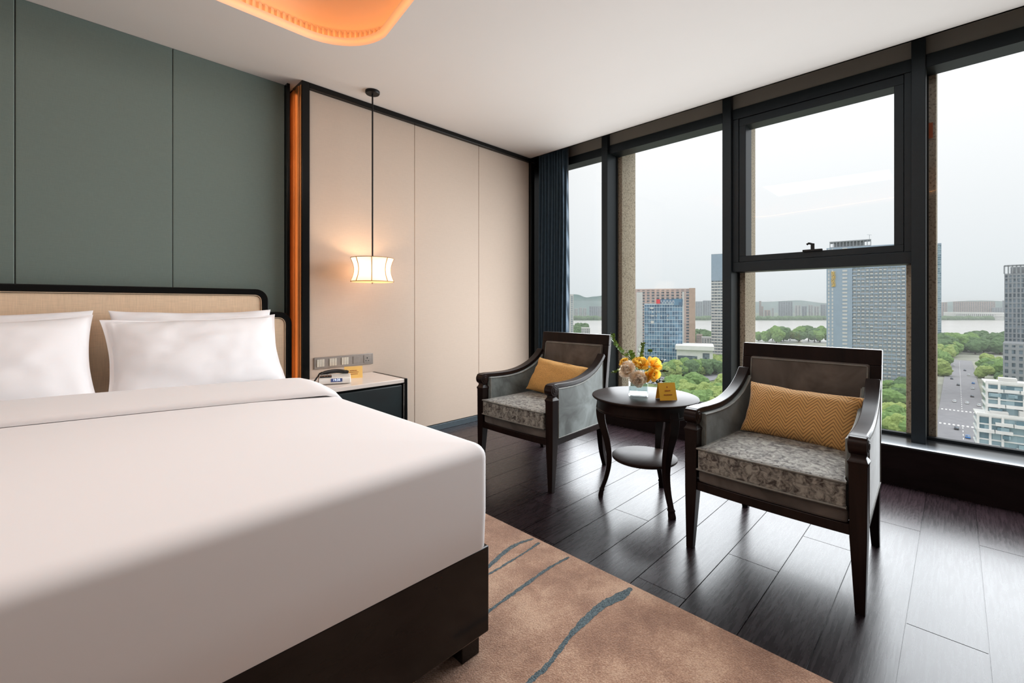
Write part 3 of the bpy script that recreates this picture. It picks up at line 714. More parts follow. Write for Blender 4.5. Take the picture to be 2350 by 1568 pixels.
# ------------------------------------------------------------------ armchair
ARM = [(0.0, 0.640), (0.05, 0.646), (0.15, 0.642), (0.27, 0.643), (0.38, 0.658), (0.48, 0.690), (0.56, 0.735), (0.615, 0.785)]
ch_parent = None
def chair_front_w(x): return 0.3075 - 0.030*x/0.63           # arm centre line, half width
def make_chair(label):
    t = thing('armchair', label, 'armchair', group='velvet armchairs by the window')
    W = M['wood']
    for s in (-1, 1):
        yc = s*0.3075
        bm = bmesh.new()   # front leg with capital
        secs = [(0.0, 0.030, 0.030, 0.006), (0.27, 0.052, 0.052, 0.0), (0.535, 0.056, 0.056, 0.0), (0.549, 0.064, 0.064, 0.0), (0.551, 0.060, 0.060, 0), (0.566, 0.040, 0.044, 0.0), (0.585, 0.036, 0.050, 0)]
        rs = []
        for z, dx, dy, o_ in secs:
            xc = 0.030 if z > 0.5 else 0.003 + dx/2
            ya = yc + s*(0.028 - dy/2)*0.5 if z < 0.5 else yc
            rs.append([(xc-dx/2, ya-dy/2, z), (xc+dx/2, ya-dy/2, z), (xc+dx/2, ya+dy/2, z), (xc-dx/2, ya+dy/2, z)])
        rings(bm, rs); obj('front_leg', bm, W, t, bevel=0.002)
        bm = bmesh.new()   # rear leg, raked back
        xr = 0.600; yb = s*0.283
        S = spline([(xr-0.005, yb, 0.33), (xr, yb, 0.22), (xr+0.018, yb, 0.10), (xr+0.05, yb, 0.0)], 6)
        rs = []
        for i, p in enumerate(S):
            d = 0.046 - 0.016*i/(len(S)-1)
            rs.append([(p.x-d/2, p.y-d/2, p.z), (p.x+d/2, p.y-d/2, p.z), (p.x+d/2, p.y+d/2, p.z), (p.x-d/2, p.y+d/2, p.z)])
        rings(bm, rs); obj('rear_leg', bm, W, t, bevel=0.002)
        # arm rail sweeping up into the back, rolled front scroll
        pts = [(x, s*chair_front_w(x), z - 0.013) for x, z in ARM]
        S = spline(pts, 6); bm = bmesh.new(); boxsweep(bm, S, 0.054, 0.026)
        rail = obj('arm_rail', bm, W, t, bevel=0.004, seg=3)
        bm = bmesh.new(); n = 28
        for (r, w0) in ((0.036, 0.028), (0.024, 0.0305), (0.012, 0.033)):
            rings(bm, [[(0.026 + r*math.cos(2*PI*i/n), yc + q*w0, 0.609 + r*math.sin(2*PI*i/n)) for i in range(n)] for q in (-1, 1)])
        obj('scroll', bm, W, rail, bevel=0.0015)
        # padded side panel
        S2 = spline([(x, 0, z - 0.028) for x, z in ARM[1:]], 6)
        poly = [(0.058, 0.312)] + [(max(0.058, p.x), p.z) for p in S2 if p.x < 0.595] + [(0.595, 0.74), (0.595, 0.312)]
        bm = bmesh.new()
        def ys(x, inner): return s*(chair_front_w(x) + (-0.040 if inner else 0.026))
        rings(bm, [[(x, ys(x, False), z) for x, z in poly], [(x, ys(x, True), z) for x, z in poly]])
        sp = obj('side_panel', bm, M['vel'], t, bevel=0.012, seg=4)
        bm = bmesh.new()
        for inner in (False, True):
            q = [(x, ys(x, inner), z) for x, z in poly]
            c = Vector((0.33, 0, 0.48)); q = [((x-c.x)*0.975+c.x, y + (0.001 if (y > 0) != inner else -0.001), (z-c.z)*0.968+c.z) for x, y, z in q]
            sweep(bm, q + [q[0]], 0.003, 6, cap=False)
        obj('piping', bm, M['piping'], sp)
        bm = bmesh.new(); rings(bm, [[(x, s*(chair_front_w(x)+o_), z) for o_, z in ((-0.02, 0.274), (0.024, 0.274), (0.024, 0.312), (-0.02, 0.312))] for x in (0.03, 0.31, 0.60)])
        obj('side_rail', bm, W, t, bevel=0.002)
    bm = bmesh.new()   # front rail bowed slightly
    n = 12; rs = []
    for i in range(n+1):
        y = -0.285 + 0.57*i/n; b = 0.010*(1-(2*i/n-1)**2)
        rs.append([(0.012-b, y, 0.273), (0.055, y, 0.273), (0.055, y, 0.312), (0.012-b, y, 0.312)])
    rings(bm, rs); obj('front_rail', bm, W, t, bevel=0.003)
    bm = bmesh.new(); rs = []
    for i in range(n+1):
        y = -0.278 + 0.556*i/n; b = 0.010*(1-(2*i/n-1)**2); k = 0.0 if 0 < i < n else 0.006
        rs.append([(0.010-b+k, y, 0.313), (0.59, y*0.93, 0.313), (0.59, y*0.93, 0.368), (0.008-b+k, y, 0.368-k)])
    rings(bm, rs); obj('seat_apron', bm, M['velback'], t, bevel=0.010, seg=3)
    # seat cushion
    bm = bmesh.new(); nx, ny = 14, 16; g = {}
    def cw(x): return 0.264 - 0.022*max(0, x)/0.6
    for lay, z in ((0, 0.369), (1, 0.472)):
        for i in range(nx+1):
            for j in range(ny+1):
                x = -0.004 + 0.576*i/nx; v = -1+2*j/ny; b = 0.010*(1-v*v)*(1-i/nx)
                cr_ = 0.014*(1-v**4)*(1-(2*i/nx-1)**4) if lay else 0
                g[(lay, i, j)] = bm.verts.new((x-b, v*cw(x)*(1.045 if i < 1 else 1.0), z + cr_))
    for lay in (0, 1):
        for i in range(nx):
            for j in range(ny): bm.faces.new([g[(lay, *k)] for k in ((i, j), (i+1, j), (i+1, j+1), (i, j+1))])
    per = [(i, 0) for i in range(nx+1)] + [(nx, j) for j in range(1, ny+1)] + [(i, ny) for i in range(nx-1, -1, -1)] + [(0, j) for j in range(ny-1, 0, -1)]
    for a, b in zip(per, per[1:]+per[:1]): bm.faces.new((g[(0, *a)], g[(0, *b)], g[(1, *b)], g[(1, *a)]))
    pl = {k: [g[(k, *q)].co.copy() for q in per] for k in (0, 1)}
    cu = obj('seat_cushion', bm, M['crush'], t, bevel=0.012, seg=4)
    bm = bmesh.new()
    for k, dz in ((1, -0.004), (0, 0.006)):
        q = [(p.x*0.998-0.001, p.y*0.998, p.z + dz) for p in pl[k]]; sweep(bm, q + [q[0]], 0.0045, 6, cap=False)
    obj('piping', bm, M['piping'], cu)
    # back: raked frame, padding both sides
    def bxz(z): return 0.590 + 0.085*(z-0.31)/0.6
    bm = bmesh.new()
    def slatbox(y0, y1, z0, z1, f=0.0, bk=0.034):
        rings(bm, [[(bxz(z)+f, y0, z), (bxz(z)+bk, y0, z), (bxz(z)+bk, y1, z), (bxz(z)+f, y1, z)] for z in (z0, z1)])
    hwb = 0.303
    slatbox(-hwb, -hwb+0.045, 0.27, 0.835); slatbox(hwb-0.045, hwb, 0.27, 0.835); slatbox(-hwb, hwb, 0.835, 0.908); slatbox(-hwb+0.045, hwb-0.045, 0.27, 0.33)
    obj('back_frame', bm, W, t, bevel=0.003)
    bm = bmesh.new(); slatbox(-hwb+0.043, hwb-0.043, 0.33, 0.838, -0.014, 0.036); bp = obj('back_pad', bm, M['velback'], t, bevel=0.010, seg=3)
    bm = bmesh.new(); y_, z0, z1 = hwb-0.050, 0.45, 0.830
    q = [(bxz(z)-0.015, y, z) for y, z in ((-y_, z0), (-y_, (z0+z1)/2), (-y_, z1-0.006), (-y_+0.006, z1), (0, z1), (y_-0.006, z1), (y_, z1-0.006), (y_, z0))]
    sweep(bm, q, 0.0035, 6); obj('piping', bm, M['piping'], bp)
    return t
c1 = make_chair('grey velvet armchair with herringbone cushion, the nearer one to the camera')
c1.location = (2.040, 0.562, 0); c1.rotation_euler = (0, 0, math.radians(-1.0))
c2 = copy_tree(c1); c2['label'] = 'grey velvet armchair with plain mustard cushion near the curtain, left of the round table'
c2.location = (2.055, 2.035, 0); c2.rotation_euler = (0, 0, math.radians(0.5))

def cushion(label, mat, parentloc, rotz, off, a, b, T, yawr, tilt, roll, seed, name='lumbar_cushion'):
    bm = pillow_mesh(a, b, T, 0.06, seed, 30, 0.0, 0.006)
    o = obj(name, bm, mat, smooth=60, recalc=False)
    Rm = Matrix.Rotation(rotz, 3, 'Z'); p = Vector(parentloc) + Rm @ Vector(off); o.location = p
    o.rotation_euler = (Rm @ Matrix.Rotation(yawr, 3, 'Z') @ Matrix.Rotation(tilt, 3, 'X') @ Matrix.Rotation(roll, 3, 'Z')).to_euler()
    return tag(o, label, 'cushion')
# cushions lie with local x along the chair width, facing -X
cushion('mustard herringbone lumbar cushion on the nearer armchair', M['herring'], c1.location, c1.rotation_euler.z, (0.455, -0.022, 0.592), 0.243, 0.132, 0.062, -PI/2, math.radians(62), math.radians(-2.5), 4)
cushion('plain woven mustard lumbar cushion on the armchair near the curtain', M['mustard'], c2.location, c2.rotation_euler.z, (0.43, -0.025, 0.597), 0.232, 0.130, 0.062, -PI/2, math.radians(60), math.radians(-5), 6)

# ------------------------------------------------------------------ round table
TC = (2.375, 1.278)
tb = thing('side_table', 'round dark wood side table with lower shelf between the two armchairs', 'table', (*TC, 0))
bm = bmesh.new(); lathe(bm, [(0.0, 0.583), (0.285, 0.583), (0.292, 0.588), (0.295, 0.593), (0.294, 0.598), (0.290, 0.600), (0.0, 0.600)], n=96); obj('tabletop', bm, M['woodtop'], tb)
bm = bmesh.new(); lathe(bm, [(0.0, 0.515), (0.268, 0.515), (0.272, 0.520), (0.272, 0.526), (0.266, 0.530), (0.268, 0.570), (0.276, 0.583), (0.0, 0.583)], n=96); obj('apron', bm, M['wood'], tb, smooth=50)
bm = bmesh.new(); lathe(bm, [(0.0, 0.236), (0.176, 0.236), (0.181, 0.241), (0.181, 0.250), (0.176, 0.254), (0.0, 0.254)], n=72); obj('shelf', bm, M['woodtop'], tb)
for a in (123, 243, 3):
    a = math.radians(a); S = spline([(0.245, 0.56), (0.248, 0.50), (0.238, 0.43), (0.212, 0.34), (0.198, 0.25), (0.200, 0.18), (0.215, 0.11), (0.236, 0.05), (0.244, 0.015), (0.246, 0.0)], 5)
    wds = [0.052, 0.056, 0.052, 0.042, 0.036, 0.032, 0.028, 0.026, 0.032, 0.032]; bm = bmesh.new(); rs = []
    for i, p in enumerate(S):
        f = i/5; k = int(f); wq = wds[k] + (wds[min(k+1, 9)]-wds[k])*(f-k); r, z = p.x, p.y
        if 0.036 < z < 0.046: wq *= 1.25
        d = wq*0.85
        rs.append([((r+q[0]*d/2)*math.cos(a) - q[1]*wq/2*math.sin(a), (r+q[0]*d/2)*math.sin(a) + q[1]*wq/2*math.cos(a), z) for q in ((-1, -1), (1, -1), (1, 1), (-1, 1))])
    rings(bm, rs); obj('table_leg', bm, M['wood'], tb, bevel=0.004, seg=3)
# ------------------------------------------------------------------ vase with flowers
VX, VY = 2.360, 1.306
vz = 0.6005; vs_ = 0.052
va = thing('vase', 'square clear glass vase of flowers on the round table', 'vase', (VX, VY, vz), math.radians(28))
bm = bmesh.new()
def sq(h_, z): return [(-h_, -h_, z), (h_, -h_, z), (h_, h_, z), (-h_, h_, z)]
rings(bm, [sq(vs_-0.003, 0), sq(vs_, 0.002), sq(vs_, 0.115), sq(vs_-0.004, 0.115), sq(vs_-0.004, 0.012)], cap=True)
obj('glass', bm, M['vaseglass'], va, smooth=0)
bm = bmesh.new(); rings(bm, [sq(vs_-0.0045, 0.0125), sq(vs_-0.0045, 0.075)]); obj('water', bm, glass_pane('water', (0.90, 0.94, 0.93)), va, smooth=0)
bm = bmesh.new(); rings(bm, [sq(0.036, 0.082), sq(0.0465, 0.088), sq(0.0465, 0.128), sq(0.030, 0.140)]); obj('foam_block', bm, M['foam'], va, bevel=0.006)
def petal(bm, mtx, L, Wd, cup, nx=5, ny=6, ruffle=0.004, sd=0):
    g = []
    for i in range(nx+1):
        row = []
        for j in range(ny+1):
            u = i/nx; v = -1+2*j/ny; wv = Wd*math.sin(PI*min(1, (u*0.82+0.10)))**0.7
            x = v*wv; y = L*u; z = cup*(u*u)*0.9 + cup*0.5*v*v*u + ruffle*math.sin(v*7+sd*3)*u*u
            row.append(bm.verts.new(mtx @ Vector((x, y, z))))
        g.append(row)
    for a, b in zip(g, g[1:]):
        for j in range(ny): bm.faces.new((a[j], a[j+1], b[j+1], b[j]))
def bloom(name, label, cat, p, size, mat, tip=(0, 0, 1), layers=((0.0, 4, 0.7), (0.25, 6, 0.85), (0.55, 8, 0.95), (0.95, 9, 1.05)), heart=None):
    t = thing(name, label, cat, (VX, VY, vz+0.05), 0)
    base = Vector((0, 0, 0.05)); pv = Vector(p); bm = bmesh.new()
    sweep(bm, spline([(0, 0, 0.03), tuple(base*0.7 + pv*0.3), tuple(pv)], 4), 0.0022, 6); obj('stem', bm, M['stem'], t)
    bm = bmesh.new(); q = Vector((0, 0, 1)).rotation_difference(Vector(tip).normalized()).to_matrix().to_4x4()
    for open_, cnt, sc in layers:
        for k in range(cnt):
            a = 2*PI*(k + R.random()*0.4)/cnt
            m = Matrix.Translation(pv) @ q @ Matrix.Rotation(a, 4, 'Z') @ Matrix.Rotation(math.radians(86-58*open_+R.uniform(-8, 8)), 4, 'X')
            petal(bm, m, size*sc*R.uniform(.9, 1.1), size*0.52*sc, size*(0.34-0.34*open_), sd=k, ruffle=size*0.13)
    o = obj('petals', bm, mat, t, smooth=180, recalc=False)
    if heart:
        bm = bmesh.new(); lathe(bm, [(0.0, -0.004), (0.007, 0.0), (0.008, 0.01), (0.0, 0.016)], n=12)
        bmesh.ops.transform(bm, matrix=Matrix.Translation(pv + Vector(tip).normalized()*0.01) @ q, verts=bm.verts); obj('heart', bm, heart, t)
    return t
# view axes at the vase: right = RT, toward the camera = -FW
def vp(r, f, z): return (RT[0]*r - FW[0]*f, RT[1]*r - FW[1]*f, z)
bloom('peony', 'large golden yellow ruffled flower at the centre of the bouquet', 'flower', vp(0.000, 0.025, 0.115), 0.058, M['ypetal'], vp(0.0, 0.5, 1))
bloom('peony', 'pale cream flower drooping at the left of the bouquet', 'flower', vp(-0.062, 0.035, 0.095), 0.056, M['cpetal'], vp(-0.7, 0.6, 0.35))
bloom('peony', 'pale cream flower hanging lowest over the vase front', 'flower', vp(-0.022, 0.065, 0.062), 0.052, M['cpetal'], vp(-0.1, 1.0, -0.15))
bloom('peony', 'small yellow flower tucked low in the bouquet front', 'flower', vp(0.020, 0.060, 0.065), 0.034, M['ypetal'], vp(0.3, 1.0, 0.0))
bloom('orchid', 'yellow orchid with red heart at the right of the bouquet', 'flower', vp(0.072, 0.030, 0.120), 0.055, M['ypetal'], vp(0.5, 0.8, 0.6), ((0.5, 3, 1.0), (0.95, 5, 1.0)), M['redc'])
bloom('orchid', 'yellow orchid bloom facing down on the right side of the bouquet', 'flower', vp(0.060, 0.055, 0.078), 0.050, M['ypetal'], vp(0.4, 1.0, 0.1), ((0.5, 3, 1.0), (0.95, 5, 1.0)), M['leafd'])
bloom('peony', 'small orange-yellow flower peeping from the back left of the bouquet', 'flower', vp(-0.072, -0.01, 0.128), 0.034, M['ypetal'], vp(-0.6, 0.2, 0.8))
def sprig(name, label, pts, mat, nleaf, L, Wd, start=0.35, pairs=True, tuft=0):
    t = thing(name, label, 'foliage', (VX, VY, vz+0.05)); S = spline([vp(*p) for p in pts], 8)
    bm = bmesh.new(); sweep(bm, S, [0.0018*(1-0.6*i/len(S)) for i in range(len(S))], 5); obj('stem', bm, M['stem'], t)
    bm = bmesh.new()
    def leaf(p, d, L, Wd):
        L *= 1.3; Wd *= 1.25
        d = d.normalized(); q = Vector((0, 1, 0)).rotation_difference(d).to_matrix().to_4x4()
        petal(bm, Matrix.Translation(p) @ q @ Matrix.Rotation(R.uniform(-.8, .8), 4, 'Y'), L, Wd, L*0.15, 4, 2, 0)
    for k in range(nleaf):
        f = start + (1-start)*k/max(1, nleaf-1); i = min(len(S)-2, int(f*(len(S)-1))); p = S[i]; tg = (S[i+1]-S[i]).normalized()
        for s in ((-1, 1) if pairs else (R.choice((-1, 1)),)):
            side = Vector(vp(s, R.uniform(-.6, .6), R.uniform(-.2, .4)))
            leaf(p, tg*0.7 + side, L*R.uniform(.7, 1.1)*(1.1-0.5*f), Wd)
    for k in range(tuft):
        a = R.uniform(0, 2*PI); b = R.uniform(-0.3, 1)
        d = Vector((math.cos(a), math.sin(a), b)); leaf(S[-1], d, L, Wd)
    obj('leaves', bm, mat, t, smooth=180, recalc=False); return t
sprig('foliage_sprig', 'tall green sprig leaning far left out of the vase', [(0, 0, 0.06), (-0.05, -0.01, 0.15), (-0.10, -0.01, 0.20), (-0.145, 0.0, 0.262), (-0.150, 0.0, 0.30)], M['leafy'], 22, 0.020, 0.005, 0.35)
sprig('foliage_sprig', 'upright green sprig rising highest at the middle of the bouquet', [(0, 0, 0.08), (0.01, -0.01, 0.17), (0.028, -0.01, 0.25)], M['leafy'], 16, 0.026, 0.005, 0.3)
sprig('foliage_sprig', 'leafy green sprig behind the yellow flowers, left of middle', [(0, 0, 0.08), (-0.03, -0.03, 0.15), (-0.052, -0.03, 0.20)], M['leafy'], 12, 0.034, 0.006, 0.3)
sprig('foliage_sprig', 'thin stem with a round green tuft standing right of the bouquet', [(0.02, -0.02, 0.08), (0.06, -0.02, 0.15), (0.072, -0.02, 0.200)], M['leafy'], 1, 0.012, 0.002, 0.9, True, 70)
sprig('foliage_sprig', 'small yellow-green sprig poking out low on the left of the bouquet', [(0, 0, 0.06), (-0.07, 0.01, 0.085), (-0.125, 0.01, 0.090), (-0.150, 0.01, 0.080)], M['leafy'], 8, 0.020, 0.005, 0.55)
sprig('foliage_sprig', 'dark round-leaved twig at the right of the bouquet', [(0.02, 0, 0.08), (0.09, 0.0, 0.12), (0.150, 0.0, 0.155)], M['leafd'], 5, 0.020, 0.009, 0.7)
sprig('fern_frond', 'dark fern frond drooping right, the upper of three', [(0.02, 0, 0.06), (0.08, 0.02, 0.085), (0.150, 0.03, 0.090)], M['leafd'], 14, 0.030, 0.004, 0.35)
sprig('fern_frond', 'dark fern frond drooping right, the middle of three', [(0.02, 0, 0.05), (0.08, 0.03, 0.060), (0.130, 0.04, 0.030)], M['leafd'], 14, 0.028, 0.004, 0.35)
sprig('fern_frond', 'dark fern frond drooping right, the lowest of three', [(0.02, 0, 0.05), (0.07, 0.04, 0.045), (0.115, 0.05, -0.005)], M['leafd'], 12, 0.024, 0.004, 0.4)
tent_card('golden yellow tent card on the round table beside the vase', (2.355, 1.135, 0.6005), math.radians(-38), 0.098, 0.092, M['card'], [(0.0, 0.024, 0.008, 0.008), (0, 0.004, 0.034, 0.007), (0, -0.018, 0.050, 0.006)])
# ------------------------------------------------------------------ the city below the window
GZ = -65.0
def C(px, t):
    u = (px-1175)/1032.; return (t*(FW[0]+u*RT[0]), t*(FW[1]+u*RT[1]))
def zt(py, t): return H - (py-700)/1032.*t
def az(px):
    x, y = C(px, 1); return math.atan2(y, x)
CM = {}
CM['ground'] = plain('city_ground', (0.30, 0.31, 0.26), 0.95, nscale=0.03, namt=0.3)
CM['park'] = plain('park_grass', (0.17, 0.22, 0.08), 0.95, nscale=0.05, namt=0.4)
CM['earth'] = plain('brown_earth', (0.38, 0.27, 0.18), 0.95, nscale=0.1, namt=0.2)
CM['road'] = plain('asphalt', (0.27, 0.27, 0.29), 0.9, nscale=0.2, namt=0.08)
CM['paintline'] = plain('road_paint', (0.8, 0.8, 0.8), 0.8, nscale=1)
CM['river'] = plain('river_water', (0.55, 0.55, 0.53), 0.25, nscale=0.004, namt=0.06)
CM['farbank'] = plain('far_bank', (0.12, 0.18, 0.12), 0.9, nscale=0.02, namt=0.3)
CM['hill'] = plain('wooded_hill', (0.10, 0.17, 0.16), 0.95, nscale=0.01, namt=0.2)
CM['conc'] = plain('pale_concrete', (0.62, 0.62, 0.60), 0.8, nscale=0.3, namt=0.05)
CM['whitec'] = plain('white_render', (0.80, 0.80, 0.78), 0.8, nscale=0.3, namt=0.05)
CM['greyc'] = plain('grey_stone_cladding', (0.30, 0.32, 0.34), 0.7, nscale=0.3, namt=0.08)
CM['tan'] = plain('tan_cladding', (0.50, 0.36, 0.28), 0.8, nscale=0.3, namt=0.08)
CM['pink'] = plain('pink_brick', (0.55, 0.42, 0.38), 0.8, nscale=0.3, namt=0.08)
CM['bluew'] = plain('blue_grey_cladding', (0.32, 0.41, 0.50), 0.6, nscale=0.3, namt=0.05)
CM['band'] = plain('pale_blue_band', (0.52, 0.62, 0.70), 0.6, nscale=0.3, namt=0.05)
CM['far1'] = plain('far_tower_pale', (0.50, 0.50, 0.50), 0.8, nscale=0.05, namt=0.1)
CM['far2'] = plain('far_tower_brown', (0.42, 0.34, 0.31), 0.8, nscale=0.05, namt=0.1)
CM['far3'] = plain('far_tower_blue', (0.30, 0.34, 0.38), 0.8, nscale=0.05, namt=0.1)
CM['yel'] = plain('yellow_sign', (0.80, 0.52, 0.08), 0.6, nscale=1)
CM['red'] = plain('red_sign', (0.75, 0.04, 0.05), 0.6, nscale=1)
def mwin(name, c1, c2, sc, rough=0.15):
    m = N(name); v = m.coord((1, 1, 1)); vo = m.n('TexWhiteNoise'); sn = m.n('VectorMath', operation='SNAP'); sn.inputs[1].default_value = (sc, sc, 3.0)
    m.l(v, sn.inputs[0]); m.l(sn.outputs[0], vo.inputs['Vector'])
    m.l(m.ramp(vo.outputs['Value'], [(0.2, c1), (0.85, c2)]), m.b.inputs['Base Color']); m.set(Roughness=rough, Specular_IOR_Level=0.6); return m.m
CM['gblue'] = mwin('blue_curtain_glass', (0.03, 0.10, 0.19), (0.13, 0.28, 0.42), 3.0)
CM['gteal'] = mwin('teal_window_glass', (0.12, 0.22, 0.27), (0.34, 0.47, 0.52), 2.2)
CM['gdark'] = mwin('dark_window_glass', (0.08, 0.11, 0.14), (0.22, 0.28, 0.33), 2.2)
CM['gpale'] = mwin('pale_window_glass', (0.22, 0.30, 0.34), (0.42, 0.50, 0.53), 2.2)

def ground(name, pts, z, mat):
    bm = bmesh.new(); vs = [bm.verts.new((x, y, 0)) for x, y in pts]; f = bm.faces.new(vs)
    if f.normal.z < 0: f.normal_flip()
    o = obj(name, bm, mat, smooth=0, recalc=False, loc=(0, 0, z)); return struct(o)
ground('ground', [(20, -900), (6000, -4500), (6000, 6500), (20, 900)], GZ-0.6, CM['ground'])
def fr(t, s): return (t*FW[0] + s*RT[0], t*FW[1] + s*RT[1])      # t metres straight out from the camera, s to the right
tag(ground('river', [fr(800, -1500), fr(770, 300), fr(800, 700), fr(790, 2600), fr(2010, 3800), fr(1900, 600), fr(1960, -2600)], GZ-0.3, CM['river']), 'broad pale grey river crossing the city view', 'river', kind='stuff')
ground('far_bank', [fr(2010, 3800), fr(1900, 600), fr(1960, -2600), fr(5000, -4000), fr(5000, 6500)], GZ-0.1, CM['farbank'])
ground('park_ground', [C(1440, 500), C(1660, 520), C(1900, 640), C(2140, 600), C(2140, 200), C(1900, 200), C(1440, 240)], GZ-0.4, CM['park'])
ground('park_path', [C(2035, 262), C(2085, 268), C(2085, 284), C(2035, 290)], GZ-0.2, CM['earth'])
# roads
road = thing('street', 'straight asphalt street with cars running to the river beside the terraced block', 'road', (0, 0, GZ))
bm = bmesh.new(); bx(bm, 150, 760, -13, 8, -0.2, 0.0); bx(bm, 352, 392, -260, 260, -0.2, 0.002)
obj('asphalt', bm, CM['road'], road, smooth=0)
bm = bmesh.new()
for x in range(160, 740, 9):
    if not 345 < x < 396: bx(bm, x, x+4, -2.6, -2.3, 0, 0.03)
for xx in (346, 394):
    for k in range(11): bx(bm, xx, xx+3.5, -12+k*1.8, -11.1+k*1.8, 0, 0.03)
obj('lane_marks', bm, CM['paintline'], road, smooth=0)
cr2 = thing('curved_road', 'curved grey road between tree belts below the blue office block', 'road', (0, 0, GZ))
bm = bmesh.new(); S = spline([(*C(1420, 430), 0), (*C(1530, 392), 0), (*C(1600, 398), 0), (*C(1660, 440), 0), (*C(1760, 560), 0)], 8)
L = []
for i, p in enumerate(S):
    t = (S[min(i+1, len(S)-1)] - S[max(i-1, 0)]).normalized(); nr = Vector((-t.y, t.x, 0)); L.append([p + nr*10, p - nr*10])
rings(bm, L, cap=False, close=False); obj('asphalt', bm, CM['road'], cr2, smooth=0)
for f in bpy.data.objects['curved_road'].children[0].data.polygons: pass

# ---- buildings: local -x is the face turned to us, y runs left
def building(label, px0, px1, t, ytop, floors, cols, glass, wall, skew=0.0, depth=18, slab=0.5, pier=0.5, parapet=1.5, zbase=GZ, loft=None, name='tower_block', group=None, fh=0.34):
    xc, yc = C((px0+px1)/2, t); wd_ = abs(px1-px0)/1032.*t; z1 = zt(ytop, t)
    wd_ = wd_*math.cos(az((px0+px1)/2) - TH)
    a = az((px0+px1)/2) + skew
    b = thing(name, label, 'building', (xc, yc, zbase), a, group); hh = z1 - zbase
    bm = bmesh.new(); bx(bm, 0.4, depth-0.4, -wd_/2+0.4, wd_/2-0.4, 0, hh - 1); obj('windows', bm, glass, b, smooth=0)
    bm = bmesh.new(); fz = hh/floors
    for k in range(floors+1):
        z = k*fz; th = fz*fh if k < floors else parapet
        bx(bm, 0.4-slab, depth, -wd_/2, wd_/2, z if k < floors else hh-parapet, min(hh, z+th))
    obj('floor_bands', bm, wall, b, smooth=0)
    if cols:
        bm = bmesh.new()
        for k in range(cols+1):
            y = -wd_/2 + wd_*k/cols; w_ = pier*wd_/cols/2
            bx(bm, 0.4-slab*0.9, 0.6, max(-wd_/2, y-w_), min(wd_/2, y+w_), 0, hh)
        nc = max(2, int(cols*depth/wd_))
        for k in range(1, nc+1):
            x = depth*k/nc; bx(bm, max(0, x-0.4), min(depth, x+0.4), -wd_/2-0.05, wd_/2+0.05, 0, hh)
        obj('wall_piers', bm, wall, b, smooth=0)
    return b, wd_, hh
# brown apartment slab behind the office
b, w_, h_ = building('long brown apartment slab with balconies behind the blue office block', 1448, 1594, 560, 663, 24, 13, CM['gdark'], CM['pink'], 0.0, 22, 1.0, 0.45)
bm = bmesh.new(); bx(bm, -0.9, 0.2, -w_/2, -w_/2+7, 0, h_+0.5); obj('end_wall', bm, CM['tan'], b, smooth=0)
for a_, c_ in ((0.32, 0.42), (-0.33, -0.30)): boxobj('stair_strip', [(-1.0, 0.2, w_*a_, w_*c_, 0, h_-4)], CM['conc'], b)
# blue glass office with rooftop sign
b, w_, h_ = building('blue glass office block with red and white rooftop sign', 1478, 1566, 470, 697, 16, 15, CM['gblue'], CM['band'], 0.0, 26, 0.35, 0.14, 1.2, fh=0.13)
bm = bmesh.new(); bx(bm, -0.5, 0.2, -w_/2, -w_/2+w_*0.22, h_-2, h_+5); bx(bm, 3, 18, -w_*0.3, w_*0.1, h_, h_+4.5); obj('roof_screen', bm, CM['gblue'], b, smooth=0)
sg = bmesh.new(); bx(sg, -0.9, -0.3, w_*0.08, w_*0.18, h_, h_+4.5)
s_ = obj('sign_emblem', sg, CM['red'], b, smooth=0)
bm = bmesh.new(); y = w_*0.07
for k in range(9):
    wl = w_*0.032; bx(bm, -0.8, -0.4, y-wl, y-wl*0.72, h_+0.3, h_+3.2); bx(bm, -0.8, -0.4, y-wl*0.72, y-wl*0.2, h_+(0.3 if k % 2 else 2.4), h_+(1.1 if k % 2 else 3.2)); y -= wl*1.25
obj('sign_letters', bm, CM['white'] if 'white' in CM else M['white'], b, smooth=0)
for (yy, zz, ww, hh2) in ((0.30, 0.93, .09, 1.6), (0.28, 0.87, .04, 1.2), (0.17, 0.87, .02, 1.2), (0.11, 0.87, .02, 1.2), (0.29, 0.81, .08, 1.2), (0.18, 0.81, .02, 1.2), (0.05, 0.81, .02, 1.2), (-0.12, 0.81, .02, 1.5), (-0.12, 0.75, .02, 1.5), (0.29, 0.71, .08, 3.0)):
    boxobj('lit_window', [(-0.2, 0.1, w_*yy-w_*ww/2, w_*yy+w_*ww/2, h_*zz-hh2/2, h_*zz+hh2/2)], CM['conc'], b)
# slim tower beside the mullion
b, w_, h_ = building('slim pale grey glass tower rising beside the window mullion', 1632, 1690, 600, 582, 34, 8, CM['gdark'], CM['conc'], 0.0, 22, 0.5, 0.10, 3, fh=0.5)
bm = bmesh.new(); bx(bm, -0.5, 0.0, -w_/2, w_/2, h_*0.73, h_-0.5); obj('glazed_crown', bm, CM['bluew'], b, smooth=0)
# low white hall
hall = thing('exhibition_hall', 'low white flat-roofed hall at the foot of the blue office', 'building', (*C(1600, 440), GZ), az(1600))
bm = bmesh.new(); bx(bm, 0, 30, -14, 19, 0, 22); bx(bm, -3, 33, -15, 20, 22, 26); obj('white_hall', bm, CM['whitec'], hall, smooth=0)
bm = bmesh.new(); bx(bm, -0.3, 0, -11, -5, 8, 19); bx(bm, -0.3, 0, 0, 18, 12, 16); obj('dark_openings', bm, CM['gdark'], hall, smooth=0)
for i, (a, c, t, y, mt, lb) in enumerate(((1598, 1612, 690, 768, 'far2', 'small brown office block behind the white hall'), (1610, 1634, 660, 774, 'far1', 'low grey block between the white hall and slim tower'))):
    building(lb, a, c, t, y, 8, 4, CM['gdark'], CM[mt], 0, 14, name='office_block')
